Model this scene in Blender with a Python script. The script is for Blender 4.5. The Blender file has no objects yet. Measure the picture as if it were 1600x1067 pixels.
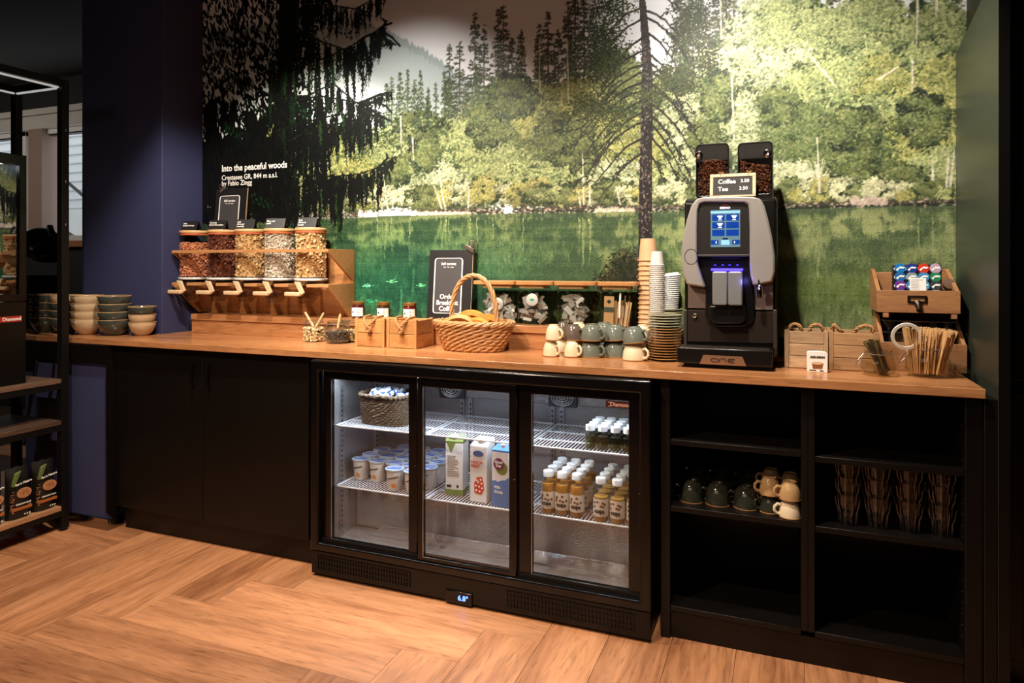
import bpy, math, random
import numpy as np
from mathutils import Vector, Matrix

# ---------------------------------------------------------------- camera (24 mm, level, shifted down), metres; wall runs along X, depth is Y
CH, CF, HY, TH = 1.24, 1070.0, 412.0, math.radians(21.6)
CS, CC = math.sin(TH), math.cos(TH)
BACK = 2.80                              # the mural wall
COL = bpy.context.scene.collection
SC = bpy.context.scene
cam_d = bpy.data.cameras.new('camera'); cam = bpy.data.objects.new('camera', cam_d); COL.objects.link(cam)
cam.location = (0, 0, CH); cam.rotation_euler = (math.pi / 2, 0, TH)
cam_d.sensor_width = 36; cam_d.lens = CF / 1600 * 36; cam_d.shift_y = -(533.5 - HY) / 1600; cam_d.clip_start = .05
SC.camera = cam
SC.view_settings.view_transform = 'Standard'; SC.view_settings.look = 'None'; SC.view_settings.gamma = 1.0
SC.view_settings.use_curve_mapping = False; SC.view_settings.exposure = 0.0
SC.cycles.max_bounces = 8; SC.cycles.transparent_max_bounces = 16; SC.cycles.transmission_bounces = 8; SC.cycles.use_denoising = True
SC.cycles.caustics_reflective = False; SC.cycles.caustics_refractive = False; SC.cycles.sample_clamp_indirect = 4.0
# daylight outside the window
wd = bpy.data.worlds.new('daylight'); SC.world = wd; wd.use_nodes = True
wd.node_tree.nodes['Background'].inputs[0].default_value = (.92, .96, 1.0, 1); wd.node_tree.nodes['Background'].inputs[1].default_value = 1.7


def spot(name, loc, target, power, angle, blend=.35, col=(1, .80, .62), r=.03):
    d = bpy.data.lights.new(name, 'SPOT'); d.energy = power; d.spot_size = math.radians(angle); d.spot_blend = blend; d.color = col; d.shadow_soft_size = r
    o = bpy.data.objects.new(name, d); COL.objects.link(o); o.location = loc
    o.rotation_euler = (Vector(target) - Vector(loc)).to_track_quat('-Z', 'Y').to_euler(); return o


def area(name, loc, rot, sx, sy, power, col):
    d = bpy.data.lights.new(name, 'AREA'); d.shape = 'RECTANGLE'; d.size = sx; d.size_y = sy; d.energy = power; d.color = col
    o = bpy.data.objects.new(name, d); COL.objects.link(o); o.location = loc; o.rotation_euler = rot; return o


WARM = (1, .78, .58); NEUT = (1, .90, .78)
spot('track_spot_cereal', (-1.98, 1.80, 2.70), (-2.20, 2.58, 1.10), 165, 78, .45, NEUT)
spot('track_spot_basket', (-1.50, 1.75, 2.70), (-1.12, 2.58, 1.00), 120, 66, .5, NEUT)
spot('track_spot_machine', (-.27, 1.70, 2.70), (-.10, 2.58, 1.15), 170, 80, .5, NEUT)
spot('track_spot_mural', (-.35, 1.75, 2.72), (.02, 2.80, 1.95), 80, 84, .9, (1, .95, .88))
spot('track_spot_lake', (-1.5, 1.5, 2.72), (-1.62, 2.80, 1.52), 125, 58, .8, (1, .95, .88))
spot('track_spot_floor', (-1.4, .6, 2.7), (-1.5, 1.7, 0), 255, 115, .8, WARM)
area('room_glow', (-1.5, -1.5, 2.6), (math.radians(25), 0, 0), 3.0, 1.5, 26, (1, .80, .64))
area('window_room_lamp', (-6.2, 2.4, 2.3), (math.radians(60), 0, 0), 1.2, .6, 11, (1, .88, .76))


# ---------------------------------------------------------------- helpers
rnd = random.Random(5)
ORD = ['lowest', 'second', 'third', 'fourth', 'fifth', 'sixth', 'seventh', 'eighth', 'ninth', 'tenth', 'eleventh', 'twelfth', 'thirteenth', 'fourteenth', 'fifteenth', 'sixteenth', 'seventeenth', 'eighteenth', 'nineteenth', 'twentieth'] + ['twenty-' + w_ for w_ in ('first', 'second', 'third', 'fourth', 'fifth', 'sixth', 'seventh', 'eighth', 'ninth')] + ['thirtieth', 'thirty-first', 'thirty-second', 'thirty-third', 'thirty-fourth']


def up_(i): return ORD[i] if i == 0 else ORD[i] + ' from the bottom'


PI = math.pi


def lin(c):
    if isinstance(c, str): c = tuple(int(c[i:i + 2], 16) / 255 for i in (0, 2, 4))
    return tuple(x / 12.92 if x <= .04045 else ((x + .055) / 1.055) ** 2.4 for x in c)


def ray(x, y):
    u = (x - 800) / CF
    return -CS + u * CC, CC + u * CS, -(y - HY) / CF


def on(x, y, z, r=0.):      # where the sight line of a spot meets the level z, r further on
    d = ray(x, y); t = (CH - z) / -d[2]; t += r
    return t * d[0], t * d[1]


def atY(x, y, Y):
    d = ray(x, y); t = Y / d[1]; return t * d[0], CH + t * d[2]


def gX(x, Y): return atY(x, 412, Y)[0]
def gZ(x, y, Y): return atY(x, y, Y)[1]


class MB:
    def __init__(s): s.V = []; s.F = []; s.M = []
    def add(s, V, F, m=0):
        o = len(s.V); s.V += [tuple(v) for v in V]; s.F += [tuple(i + o for i in f) for f in F]; s.M += [m] * len(F); return s
    def box(s, x0, x1, y0, y1, z0, z1, m=0):
        V = [(x, y, z) for z in (z0, z1) for y in (y0, y1) for x in (x0, x1)]
        return s.add(V, [(0, 2, 3, 1), (4, 5, 7, 6), (0, 1, 5, 4), (2, 6, 7, 3), (0, 4, 6, 2), (1, 3, 7, 5)], m)
    def lathe(s, prof, n=24, c=(0, 0, 0), m=0, sx=1., sy=1.):
        V = []; R = []
        for r, z in prof:
            if r < 1e-6: R.append([len(V)] * n); V.append((c[0], c[1], c[2] + z))
            else:
                R.append(list(range(len(V), len(V) + n)))
                V += [(c[0] + r * sx * math.cos(2 * PI * i / n), c[1] + r * sy * math.sin(2 * PI * i / n), c[2] + z) for i in range(n)]
        F = []
        for a, b in zip(R, R[1:]):
            for i in range(n):
                j = (i + 1) % n; q = [a[i], a[j], b[j], b[i]]; q = [v for k, v in enumerate(q) if v != q[k - 1]]
                if len(q) > 2: F.append(q)
        return s.add(V, F, m)
    def tube(s, pts, r, n=8, closed=False, m=0, caps=True):
        P = [Vector(p) for p in pts]; N = len(P); rr = r if hasattr(r, '__len__') else [r] * N
        V = []; up = None
        for i in range(N):
            a = P[i - 1] if (i or closed) else P[0]; b = P[(i + 1) % N] if (i < N - 1 or closed) else P[-1]
            t = (b - a)
            if t.length < 1e-9: t = Vector((0, 0, 1))
            t.normalize()
            if up is None: up = Vector((0, 0, 1)) if abs(t.z) < .9 else Vector((1, 0, 0))
            u = (up - t * up.dot(t))
            if u.length < 1e-6: u = Vector((1, 0, 0)) - t * t.x
            u.normalize(); up = u; w = t.cross(u)
            for k in range(n):
                a_ = 2 * PI * k / n; V.append(P[i] + (u * math.cos(a_) + w * math.sin(a_)) * rr[i])
        F = []
        for i in range(N if closed else N - 1):
            j = (i + 1) % N
            for k in range(n): l = (k + 1) % n; F.append((i * n + k, i * n + l, j * n + l, j * n + k))
        if caps and not closed: F.append(tuple(reversed(range(n)))); F.append(tuple((N - 1) * n + k for k in range(n)))
        return s.add(V, F, m)
    def prism(s, poly, axis, a0, a1, m=0):      # poly in the two other axes, in order (x,y,z minus axis)
        n = len(poly); V = []
        for a in (a0, a1):
            for p, q in poly: V.append({'x': (a, p, q), 'y': (p, a, q), 'z': (p, q, a)}[axis])
        F = [tuple(range(n)), tuple(range(2 * n - 1, n - 1, -1))] + [(i, i + n, (i + 1) % n + n, (i + 1) % n) for i in range(n)]
        return s.add(V, F, m)
    def strip(s, A, B, axis, a0, a1, closed=False, m=0):    # a band between two outlines, with thickness
        n = len(A); V = []
        for a in (a0, a1):
            for L in (A, B):
                for p, q in L: V.append({'x': (a, p, q), 'y': (p, a, q), 'z': (p, q, a)}[axis])
        F = []
        for i in range(n if closed else n - 1):
            j = (i + 1) % n
            F += [(i, j, n + j, n + i), (2 * n + i, 3 * n + i, 3 * n + j, 2 * n + j), (i, 2 * n + i, 2 * n + j, j), (n + i, n + j, 3 * n + j, 3 * n + i)]
        if not closed: F += [(0, n, 3 * n, 2 * n), (n - 1, 3 * n - 1, 4 * n - 1, 2 * n - 1)]
        return s.add(V, F, m)
    def blob(s, c, a, rot=None, m=0):               # small squashed octahedron
        V = [Vector(v) for v in ((a[0], 0, 0), (-a[0], 0, 0), (0, a[1], 0), (0, -a[1], 0), (0, 0, a[2]), (0, 0, -a[2]))]
        if rot: V = [rot @ v for v in V]
        return s.add([v + Vector(c) for v in V], [(0, 2, 4), (2, 1, 4), (1, 3, 4), (3, 0, 4), (2, 0, 5), (1, 2, 5), (3, 1, 5), (0, 3, 5)], m)


def rrect(x0, x1, z0, z1, r, k=5):
    P = []
    for cx, cz, a0 in ((x1 - r, z1 - r, 0), (x0 + r, z1 - r, 90), (x0 + r, z0 + r, 180), (x1 - r, z0 + r, 270)):
        for i in range(k + 1):
            a = math.radians(a0 + 90 * i / k); P.append((cx + r * math.cos(a), cz + r * math.sin(a)))
    return P


def P(name, mb, mats, parent=None, bev=0, smooth=40, label=None, kind=None, world=False, loc=None, rot=None):
    me = bpy.data.meshes.new(name); me.from_pydata(mb.V, [], mb.F)
    mats = mats if isinstance(mats, (list, tuple)) else [mats]
    for m in mats: me.materials.append(m)
    if len(mats) > 1: me.polygons.foreach_set('material_index', mb.M)
    import bmesh
    bm = bmesh.new(); bm.from_mesh(me); bmesh.ops.recalc_face_normals(bm, faces=bm.faces); bm.to_mesh(me); bm.free()
    me.update()
    if smooth:
        me.polygons.foreach_set('use_smooth', [True] * len(me.polygons)); me.set_sharp_from_angle(angle=math.radians(smooth))
    o = bpy.data.objects.new(name, me); COL.objects.link(o)
    if parent is not None:
        o.parent = parent
        if world: o.matrix_parent_inverse = (Matrix.Translation(parent.location) @ parent.rotation_euler.to_matrix().to_4x4()).inverted()
    if loc is not None: o.location = loc
    if rot is not None: o.rotation_euler = rot
    if bev:
        b = o.modifiers.new('bevel', 'BEVEL'); b.width = bev; b.segments = 2; b.limit_method = 'ANGLE'; b.angle_limit = math.radians(35); b.harden_normals = False
    if label: o['label'] = label
    if kind: o['kind'] = kind
    return o


def T(name, label, cat, loc=(0, 0, 0), rz=0, group=None, rot=None):
    o = bpy.data.objects.new(name, None); COL.objects.link(o); o.location = loc; o.rotation_euler = rot or (0, 0, rz); o.empty_display_size = .02
    o['label'] = label; o['category'] = cat
    if group: o['group'] = group
    return o


def tag(o, label, cat, group=None):
    o['label'] = label; o['category'] = cat
    if group: o['group'] = group
    return o


def dup(root, loc, rz=0, label=None, group=None, rot=None):
    def cp(o, par):
        c = o.copy(); COL.objects.link(c)
        if par is not None: c.parent = par
        for ch in o.children: cp(ch, c)
        return c
    r = cp(root, None); r.location = loc; r.rotation_euler = rot or (0, 0, rz)
    if label: r['label'] = label
    if group: r['group'] = group
    return r


def text(body, size, mat, parent, loc, rot=(PI / 2, 0, 0), align='CENTER', world=False, ext=.0004, name='lettering', sx=1., bold=0.):
    c = bpy.data.curves.new(name, 'FONT'); c.body = body; c.size = size; c.align_x = align; c.align_y = 'CENTER'; c.extrude = ext; c.offset = bold; c.resolution_u = 3
    c.materials.append(mat); tmp = bpy.data.objects.new(name, c); COL.objects.link(tmp)
    me = bpy.data.meshes.new_from_object(tmp); bpy.data.objects.remove(tmp); bpy.data.curves.remove(c)
    o = bpy.data.objects.new(name, me); COL.objects.link(o); o.parent = parent
    if world and parent is not None: o.matrix_parent_inverse = (Matrix.Translation(parent.location) @ parent.rotation_euler.to_matrix().to_4x4()).inverted()
    o.location = loc; o.rotation_euler = rot; o.scale = (sx, 1, 1); return o


# ---------------------------------------------------------------- materials
MATS = {}


def pbr(name, col, rough=.5, metal=0., spec=.5, bump=None, var=None, emit=None, coat=0., alpha=None):
    """bump=(scale,strength); var=(scale,amount,stretch) mixes a darker/lighter tone"""
    if name in MATS: return MATS[name]
    m = bpy.data.materials.new(name); m.use_nodes = True; N = m.node_tree.nodes; L = m.node_tree.links; b = N['Principled BSDF']
    c = lin(col); b.inputs['Base Color'].default_value = (*c, 1); b.inputs['Roughness'].default_value = rough; b.inputs['Metallic'].default_value = metal
    b.inputs['Specular IOR Level'].default_value = spec; b.inputs['Coat Weight'].default_value = coat
    tc = None
    if bump or var: tc = N.new('ShaderNodeTexCoord')
    if var:
        mp = N.new('ShaderNodeMapping'); mp.inputs['Scale'].default_value = var[2] if len(var) > 2 else (1, 1, 1)
        n = N.new('ShaderNodeTexNoise'); n.inputs['Scale'].default_value = var[0]; n.inputs['Detail'].default_value = 5
        mx = N.new('ShaderNodeMix'); mx.data_type = 'RGBA'; mx.inputs[6].default_value = (*[v * (1 - var[1]) for v in c], 1); mx.inputs[7].default_value = (*[min(1, v * (1 + var[1])) for v in c], 1)
        L.new(tc.outputs['Object'], mp.inputs[0]); L.new(mp.outputs[0], n.inputs[0]); L.new(n.outputs[0], mx.inputs[0]); L.new(mx.outputs[2], b.inputs['Base Color'])
    if bump:
        n = N.new('ShaderNodeTexNoise'); n.inputs['Scale'].default_value = bump[0]; n.inputs['Detail'].default_value = 3
        bp = N.new('ShaderNodeBump'); bp.inputs['Strength'].default_value = bump[1]; bp.inputs['Distance'].default_value = .002
        L.new(tc.outputs['Object'], n.inputs[0]); L.new(n.outputs[0], bp.inputs['Height']); L.new(bp.outputs[0], b.inputs['Normal'])
    if emit: b.inputs['Emission Color'].default_value = (*lin(emit[0]), 1); b.inputs['Emission Strength'].default_value = emit[1]
    MATS[name] = m; return m


def wood(name, light, dark, rough=.45, axis='X', scale=6., grain=1., coat=0., objrand=False):
    """stretched-noise wood grain along one axis"""
    if name in MATS: return MATS[name]
    m = bpy.data.materials.new(name); m.use_nodes = True; N = m.node_tree.nodes; L = m.node_tree.links; b = N['Principled BSDF']
    tc = N.new('ShaderNodeTexCoord'); mp = N.new('ShaderNodeMapping')
    st = {'X': (.12, 1, 1), 'Y': (1, .12, 1), 'Z': (1, 1, .12)}[axis]; mp.inputs['Scale'].default_value = st
    src = tc.outputs['Object']
    if objrand:
        oi = N.new('ShaderNodeObjectInfo'); ad = N.new('ShaderNodeVectorMath'); ad.operation = 'MULTIPLY_ADD'
        cb = N.new('ShaderNodeCombineXYZ'); L.new(oi.outputs['Random'], cb.inputs[0]); L.new(oi.outputs['Random'], cb.inputs[1]); L.new(oi.outputs['Random'], cb.inputs[2])
        ad.inputs[1].default_value = (37, 23, 11); L.new(cb.outputs[0], ad.inputs[0]); L.new(src, ad.inputs[2]); src = ad.outputs[0]
    L.new(src, mp.inputs[0])
    n1 = N.new('ShaderNodeTexNoise'); n1.inputs['Scale'].default_value = scale; n1.inputs['Detail'].default_value = 6; n1.inputs['Distortion'].default_value = 1.4
    n2 = N.new('ShaderNodeTexNoise'); n2.inputs['Scale'].default_value = scale * 14; n2.inputs['Detail'].default_value = 5; n2.inputs['Distortion'].default_value = .8
    L.new(mp.outputs[0], n1.inputs[0]); L.new(mp.outputs[0], n2.inputs[0])
    ma = N.new('ShaderNodeMath'); ma.operation = 'MULTIPLY_ADD'; ma.inputs[1].default_value = .45; L.new(n2.outputs[0], ma.inputs[0]); 
    mb_ = N.new('ShaderNodeMath'); mb_.operation = 'MULTIPLY'; mb_.inputs[1].default_value = .75; L.new(n1.outputs[0], mb_.inputs[0]); L.new(mb_.outputs[0], ma.inputs[2])
    rp = N.new('ShaderNodeValToRGB'); rp.color_ramp.elements[0].position = .6 - .24 * grain; rp.color_ramp.elements[1].position = .6 + .14 * grain
    rp.color_ramp.elements[0].color = (*lin(dark), 1); rp.color_ramp.elements[1].color = (*lin(light), 1); L.new(ma.outputs[0], rp.inputs[0])
    n3 = N.new('ShaderNodeTexNoise'); n3.inputs['Scale'].default_value = scale * 38; n3.inputs['Detail'].default_value = 2; L.new(mp.outputs[0], n3.inputs[0])
    r3 = N.new('ShaderNodeMapRange'); r3.inputs[1].default_value = .56; r3.inputs[2].default_value = .72; r3.inputs[3].default_value = 1.0; r3.inputs[4].default_value = .68; L.new(n3.outputs[0], r3.inputs[0])
    hv = N.new('ShaderNodeHueSaturation'); L.new(rp.outputs[0], hv.inputs['Color']); L.new(r3.outputs[0], hv.inputs['Value']); rp = hv
    out = rp.outputs[0]
    if objrand:
        hs = N.new('ShaderNodeHueSaturation'); mr = N.new('ShaderNodeMapRange'); mr.inputs[3].default_value = .84; mr.inputs[4].default_value = 1.12
        L.new(oi.outputs['Random'], mr.inputs[0]); L.new(mr.outputs[0], hs.inputs['Value']); L.new(out, hs.inputs['Color']); out = hs.outputs[0]
    L.new(out, b.inputs['Base Color']); b.inputs['Roughness'].default_value = rough; b.inputs['Coat Weight'].default_value = coat; b.inputs['Coat Roughness'].default_value = .15
    bp = N.new('ShaderNodeBump'); bp.inputs['Strength'].default_value = .25; bp.inputs['Distance'].default_value = .0015; L.new(n2.outputs[0], bp.inputs['Height']); L.new(bp.outputs[0], b.inputs['Normal'])
    MATS[name] = m; return m


def glass(name, tint=(1, 1, 1), rough=.02, ior=1.45, k=1.0):
    """clear thin glass: see-through with a Fresnel sheen"""
    if name in MATS: return MATS[name]
    m = bpy.data.materials.new(name); m.use_nodes = True; N = m.node_tree.nodes; L = m.node_tree.links
    for n in list(N):
        if n.type == 'BSDF_PRINCIPLED': N.remove(n)
    tr = N.new('ShaderNodeBsdfTransparent'); tr.inputs[0].default_value = (*tint, 1); gl = N.new('ShaderNodeBsdfGlossy'); gl.inputs['Roughness'].default_value = rough
    fr = N.new('ShaderNodeFresnel'); fr.inputs[0].default_value = ior; mu = N.new('ShaderNodeMath'); mu.operation = 'MULTIPLY'; mu.inputs[1].default_value = k
    mx = N.new('ShaderNodeMixShader'); ge = N.new('ShaderNodeNewGeometry'); iv = N.new('ShaderNodeMath'); iv.operation = 'SUBTRACT'; iv.inputs[0].default_value = k; L.new(ge.outputs['Backfacing'], iv.inputs[1]); iv.use_clamp = True; L.new(iv.outputs[0], mu.inputs[1]); L.new(fr.outputs[0], mu.inputs[0]); L.new(mu.outputs[0], mx.inputs[0]); L.new(tr.outputs[0], mx.inputs[1]); L.new(gl.outputs[0], mx.inputs[2])
    L.new(mx.outputs[0], N['Material Output'].inputs[0]); MATS[name] = m; return m


BLK = pbr('black_laminate', '0d0a08', .36, spec=.3)
BLKG = pbr('black_gloss_plastic', '080606', .2, spec=.4)
BLKM = pbr('black_matt_metal', '0c0a09', .45, spec=.3)
WHT = pbr('white_print', 'f2efe8', .6)
STEEL = pbr('brushed_steel', 'c4c0ba', .28, 1.)
SILV = pbr('silver_paint', 'a8a29c', .34, .4)
GLS = glass('clear_glass')
GLJ = glass('jar_glass', (.975, .985, .975), ior=1.75)
OAKX = wood('oak_worktop', 'bd8557', '945f39', .22, 'X', 3.2, .7)
PINE = wood('birch_plywood', 'c08a58', 'a37042', .45, 'X', 4., .7)
INK = pbr('dark_ink', '1c1a1a', .6)
CHARC = pbr('charcoal_print', '3c393a', .55)
BLACKP = pbr('black_board', '141212', .45)
CREAM = pbr('cream_glaze', 'dcc9a8', .18, coat=.4, var=(30, .08))
SAGE = pbr('grey_green_glaze', '666b60', .16, coat=.5, var=(30, .14))
DARKG = pbr('dark_green_glaze', '2a2b22', .15, coat=.5, var=(30, .2))
TAUPE = pbr('taupe_glaze', '5e5148', .18, coat=.4, var=(30, .12))
RIMB = pbr('brown_glaze_edge', '96683a', .3, var=(40, .2))
ROPE = pbr('jute_rope', 'b28556', .85, bump=(400, .8), var=(160, .35))

# ---------------------------------------------------------------- the printed mural (a flat print, painted stroke by stroke)
MX0, MX1, MZ0, MZ1, MS = -2.889, 0.75, 0.96, 2.72, 0.0028
MW, MHt = int((MX1 - MX0) / MS) + 1, int((MZ1 - MZ0) / MS) + 1


def paint_mural():
    rng = np.random.default_rng(7)
    img = np.zeros((MHt, MW, 3))

    def w(x, y):            # a spot seen in the photograph -> column,row of the print on the wall
        x = np.asarray(x, float); y = np.asarray(y, float)
        u = (x - 800) / CF; t = BACK / (CC + u * CS)
        X = t * (-CS + u * CC); Z = CH - (y - HY) * t / CF
        return (X - MX0) / MS, (MZ1 - Z) / MS

    def scale(x):           # print pixels per photo pixel (vertical)
        u = (np.asarray(x, float) - 800) / CF
        return BACK / (CC + u * CS) / CF / MS

    def stamps(cx, cy, a, b, ang, col, alpha=1.0):
        """ellipses, later ones over earlier ones; all arrays of one length"""
        n = len(cx)
        a = np.broadcast_to(a, n); b = np.broadcast_to(b, n); ang = np.broadcast_to(ang, n)
        col = np.broadcast_to(col, (n, 3))
        R = int(math.ceil(float(a.max()))) + 1
        ox, oy = np.meshgrid(np.arange(-R, R + 1), np.arange(-R, R + 1))
        ox = ox.ravel(); oy = oy.ravel()
        step = max(1, 4000000 // len(ox))
        for s in range(0, n, step):
            e = slice(s, s + step)
            ix = np.round(cx[e]).astype(int)[:, None] + ox; iy = np.round(cy[e]).astype(int)[:, None] + oy
            dx = ix - cx[e][:, None]; dy = iy - cy[e][:, None]
            c_, s_ = np.cos(ang[e])[:, None], np.sin(ang[e])[:, None]
            p = (dx * c_ + dy * s_) / np.maximum(a[e], .5)[:, None]; q = (-dx * s_ + dy * c_) / np.maximum(b[e], .5)[:, None]
            m = (p * p + q * q <= 1.0) & (ix >= 0) & (ix < MW) & (iy >= 0) & (iy < MHt)
            cc = np.broadcast_to(col[e][:, None, :], m.shape + (3,))[m]
            if alpha >= 1: img[iy[m], ix[m]] = cc
            else: img[iy[m], ix[m]] = img[iy[m], ix[m]] * (1 - alpha) + cc * alpha

    def jit(c, n, v=.06):
        c = np.array(c, float)
        return np.clip(c + rng.normal(0, v, (n, 1)) * np.array([1., 1., .6]) + rng.normal(0, v * .25, (n, 3)), 0, 1)

    def line(pts, r0, r1, col, v=.03, dens=1.0):
        P = np.array([w(*p) for p in pts]); d = np.r_[0, np.cumsum(np.hypot(*np.diff(P, axis=0).T))]
        n = max(2, int(d[-1] * dens)); t = np.linspace(0, d[-1], n)
        x = np.interp(t, d, P[:, 0]); y = np.interp(t, d, P[:, 1]); r = np.linspace(r0, r1, n)
        stamps(x, y, r, r, 0., jit(col, n, v))

    def soften(f):
        p = np.pad(img, ((1, 1), (1, 1), (0, 0)), 'edge'); b = sum(p[i:i + MHt, j:j + MW] for i in range(3) for j in range(3)) / 9
        img[:] = img * (1 - f) + b * f

    # sky and the far hazy mountain
    yy, xx = np.mgrid[0:MHt, 0:MW]
    img[:] = (.86, .86, .87)
    cloud = np.zeros((MHt, MW))
    for _ in range(26):
        cx, cy = rng.uniform(0, MW), rng.uniform(0, MHt * .4)
        cloud += rng.uniform(-.05, .04) * np.exp(-((xx - cx) / rng.uniform(90, 220)) ** 2 - ((yy - cy) / rng.uniform(20, 60)) ** 2)
    img += cloud[..., None]
    rx = np.array([500, 560, 600, 640, 680, 700, 725, 760, 900]); ry = np.array([20, 30, 42, 62, 84, 100, 118, 150, 200])
    cxs, cys = w(rx, ry)
    ridge = np.interp(np.arange(MW), cxs, cys) + np.convolve(rng.normal(0, 3.2, MW), np.ones(3) / 3, 'same') + 3 * np.abs(np.sin(np.arange(MW) * .35))
    below = np.clip((yy - ridge[None, :]) / 3., 0, 1) * (xx < cxs[-1])
    depth = np.clip((yy - ridge[None, :]) / 190., 0, 1)
    mcol = np.array([.60, .66, .66]) * (1 - depth[..., None]) + np.array([.84, .87, .86]) * depth[..., None]
    img[:] = img * (1 - below[..., None]) + mcol * below[..., None]

    def crown(cx, cy, rx_, ry_, lit, mid, dark, n, ang=.6, size=1.45):
        n = int(n * 1.7)
        """a leafy crown: dark mass, then clumps, then lit leaves on the upper side of the clumps"""
        n0 = int(n * .5)
        a = rng.uniform(0, 2 * math.pi, n0); r = np.sqrt(rng.uniform(0, 1, n0)) * (1 + .12 * np.sin(a * 7 + cx))
        x, y = w(cx + rx_ * r * np.cos(a), cy + ry_ * r * np.sin(a))
        stamps(x, y, size * 1.9, size * 1.3, rng.uniform(-1, 1, n0), jit(dark, n0, .07))
        k = max(6, int(n / 70)); ca = rng.uniform(0, 2 * math.pi, k); cr = np.sqrt(rng.uniform(0, 1, k)) * .93
        kx, ky = cx + rx_ * cr * np.cos(ca), cy + ry_ * cr * np.sin(ca)
        o = np.argsort(ky)
        for j in o:
            m = max(8, int(n / k)); s_ = rng.uniform(.10, .20) * min(rx_, ry_) + 2
            px_ = rng.normal(0, s_ * 1.25, m); py_ = rng.normal(0, s_ * .62, m)
            up = -py_ / s_ * .8 + rng.normal(0, .55, m) - .15 * px_ / s_
            f = np.clip(.5 + up * .42, 0, 1)[:, None]
            col = np.where(f < .5, np.array(dark) * (1 - 2 * f) + np.array(mid) * 2 * f, np.array(mid) * (2 - 2 * f) + np.array(lit) * (2 * f - 1))
            col = np.clip(col * rng.uniform(.86, 1.1) + rng.normal(0, .035, (m, 1)), 0, 1)
            oo = np.argsort(f[:, 0])
            x, y = w(kx[j] + px_, ky[j] + py_)
            stamps(x[oo], y[oo], rng.uniform(1.1, 1.9, m) * size, rng.uniform(.55, .9, m) * size, rng.normal(ang, .5, m) * np.sign(px_[oo] + .01), col[oo])

    def conifer(cx, top, base, wd, col, lit, gaps=.25, dens=1.0):
        h = base - top; n = int(h / 2.6 * dens)
        line([(cx, top), (cx + 1, base)], .6, 1.6, np.array(col) * .8)
        for i in range(n):
            y0 = top + h * (i + rng.uniform(0, 1)) / n
            L = wd * (.12 + .88 * ((y0 - top) / h) ** .85) * rng.uniform(.55, 1.1)
            for sd in (-1, 1):
                if rng.uniform() < gaps * .6: continue
                m = max(3, int(L * 1.3)); t = np.linspace(0, 1, m)
                px_ = cx + sd * t * L; py_ = y0 + L * .34 * t - L * .22 * t * t * rng.uniform(.3, 1.6) + rng.normal(0, .9, m)
                x, y = w(px_, py_)
                c = jit(col, m, .03); q = rng.uniform(0, 1, m) < .22; c[q] = jit(lit, int(q.sum()), .05)
                stamps(x, y, rng.uniform(1.2, 2.3, m), rng.uniform(.7, 1.2, m), rng.normal(.5 * sd, .5, m), c)

    LIT = (.70, .72, .45); MID = (.48, .52, .30); DRK = (.20, .25, .14)
    YEL = (.70, .68, .37); PAL = (.80, .80, .60); OLV = (.40, .44, .23)
    # far conifers against the sky
    for x in (604, 612, 625, 637, 648, 657, 669, 681, 694, 703, 714, 728, 740):
        conifer(x, rng.uniform(108, 150), 262, rng.uniform(10, 16), (.30, .37, .27), (.62, .66, .50), dens=.9)
    for x, t_ in ((702, 68), (718, 66), (742, 20), (756, 40), (778, 14), (786, 8), (800, 60), (814, 46), (842, 38), (856, 18), (872, 46), (887, 2), (898, -30), (912, -20), (927, 10), (944, 30), (1062, -25), (1076, 0), (1090, -45), (1102, 10), (1124, -60), (1134, -30), (1146, -10), (1158, 5), (1300, -40), (1398, -60), (1440, -60), (1472, -60), (1492, -60)):
        conifer(x, t_, t_ + rng.uniform(190, 240), rng.uniform(19, 28), (.24, .25, .19), (.50, .52, .38), gaps=.5, dens=.8)
    # the wooded slope, far to near
    for _ in range(34):
        x = rng.uniform(560, 1500)
        ytop = np.interp(x, [560, 640, 720, 800, 880, 960, 1040, 1120, 1200, 1300, 1500], [215, 190, 150, 118, 92, 70, 80, 90, 20, -30, -60])
        y = rng.uniform(ytop + 20, 270)
        crown(x, y, rng.uniform(26, 48), rng.uniform(24, 42), MID if rng.uniform() < .5 else LIT, OLV, DRK, 900)
    for x, t_, b_ in ((652, 170, 300), (668, 150, 290), (700, 120, 260), (745, 110, 250), (770, 120, 260), (808, 105, 270), (842, 90, 260), (860, 120, 280), (890, 60, 250), (905, 130, 290), (935, 80, 260), (1066, 60, 220), (1120, 50, 190), (1132, 80, 200), (1406, 20, 170), (1450, 60, 190), (1380, 70, 200), (1340, 120, 230)):
        conifer(x, t_, b_, rng.uniform(16, 24), (.23, .29, .20), (.46, .53, .33), gaps=.35)
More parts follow.
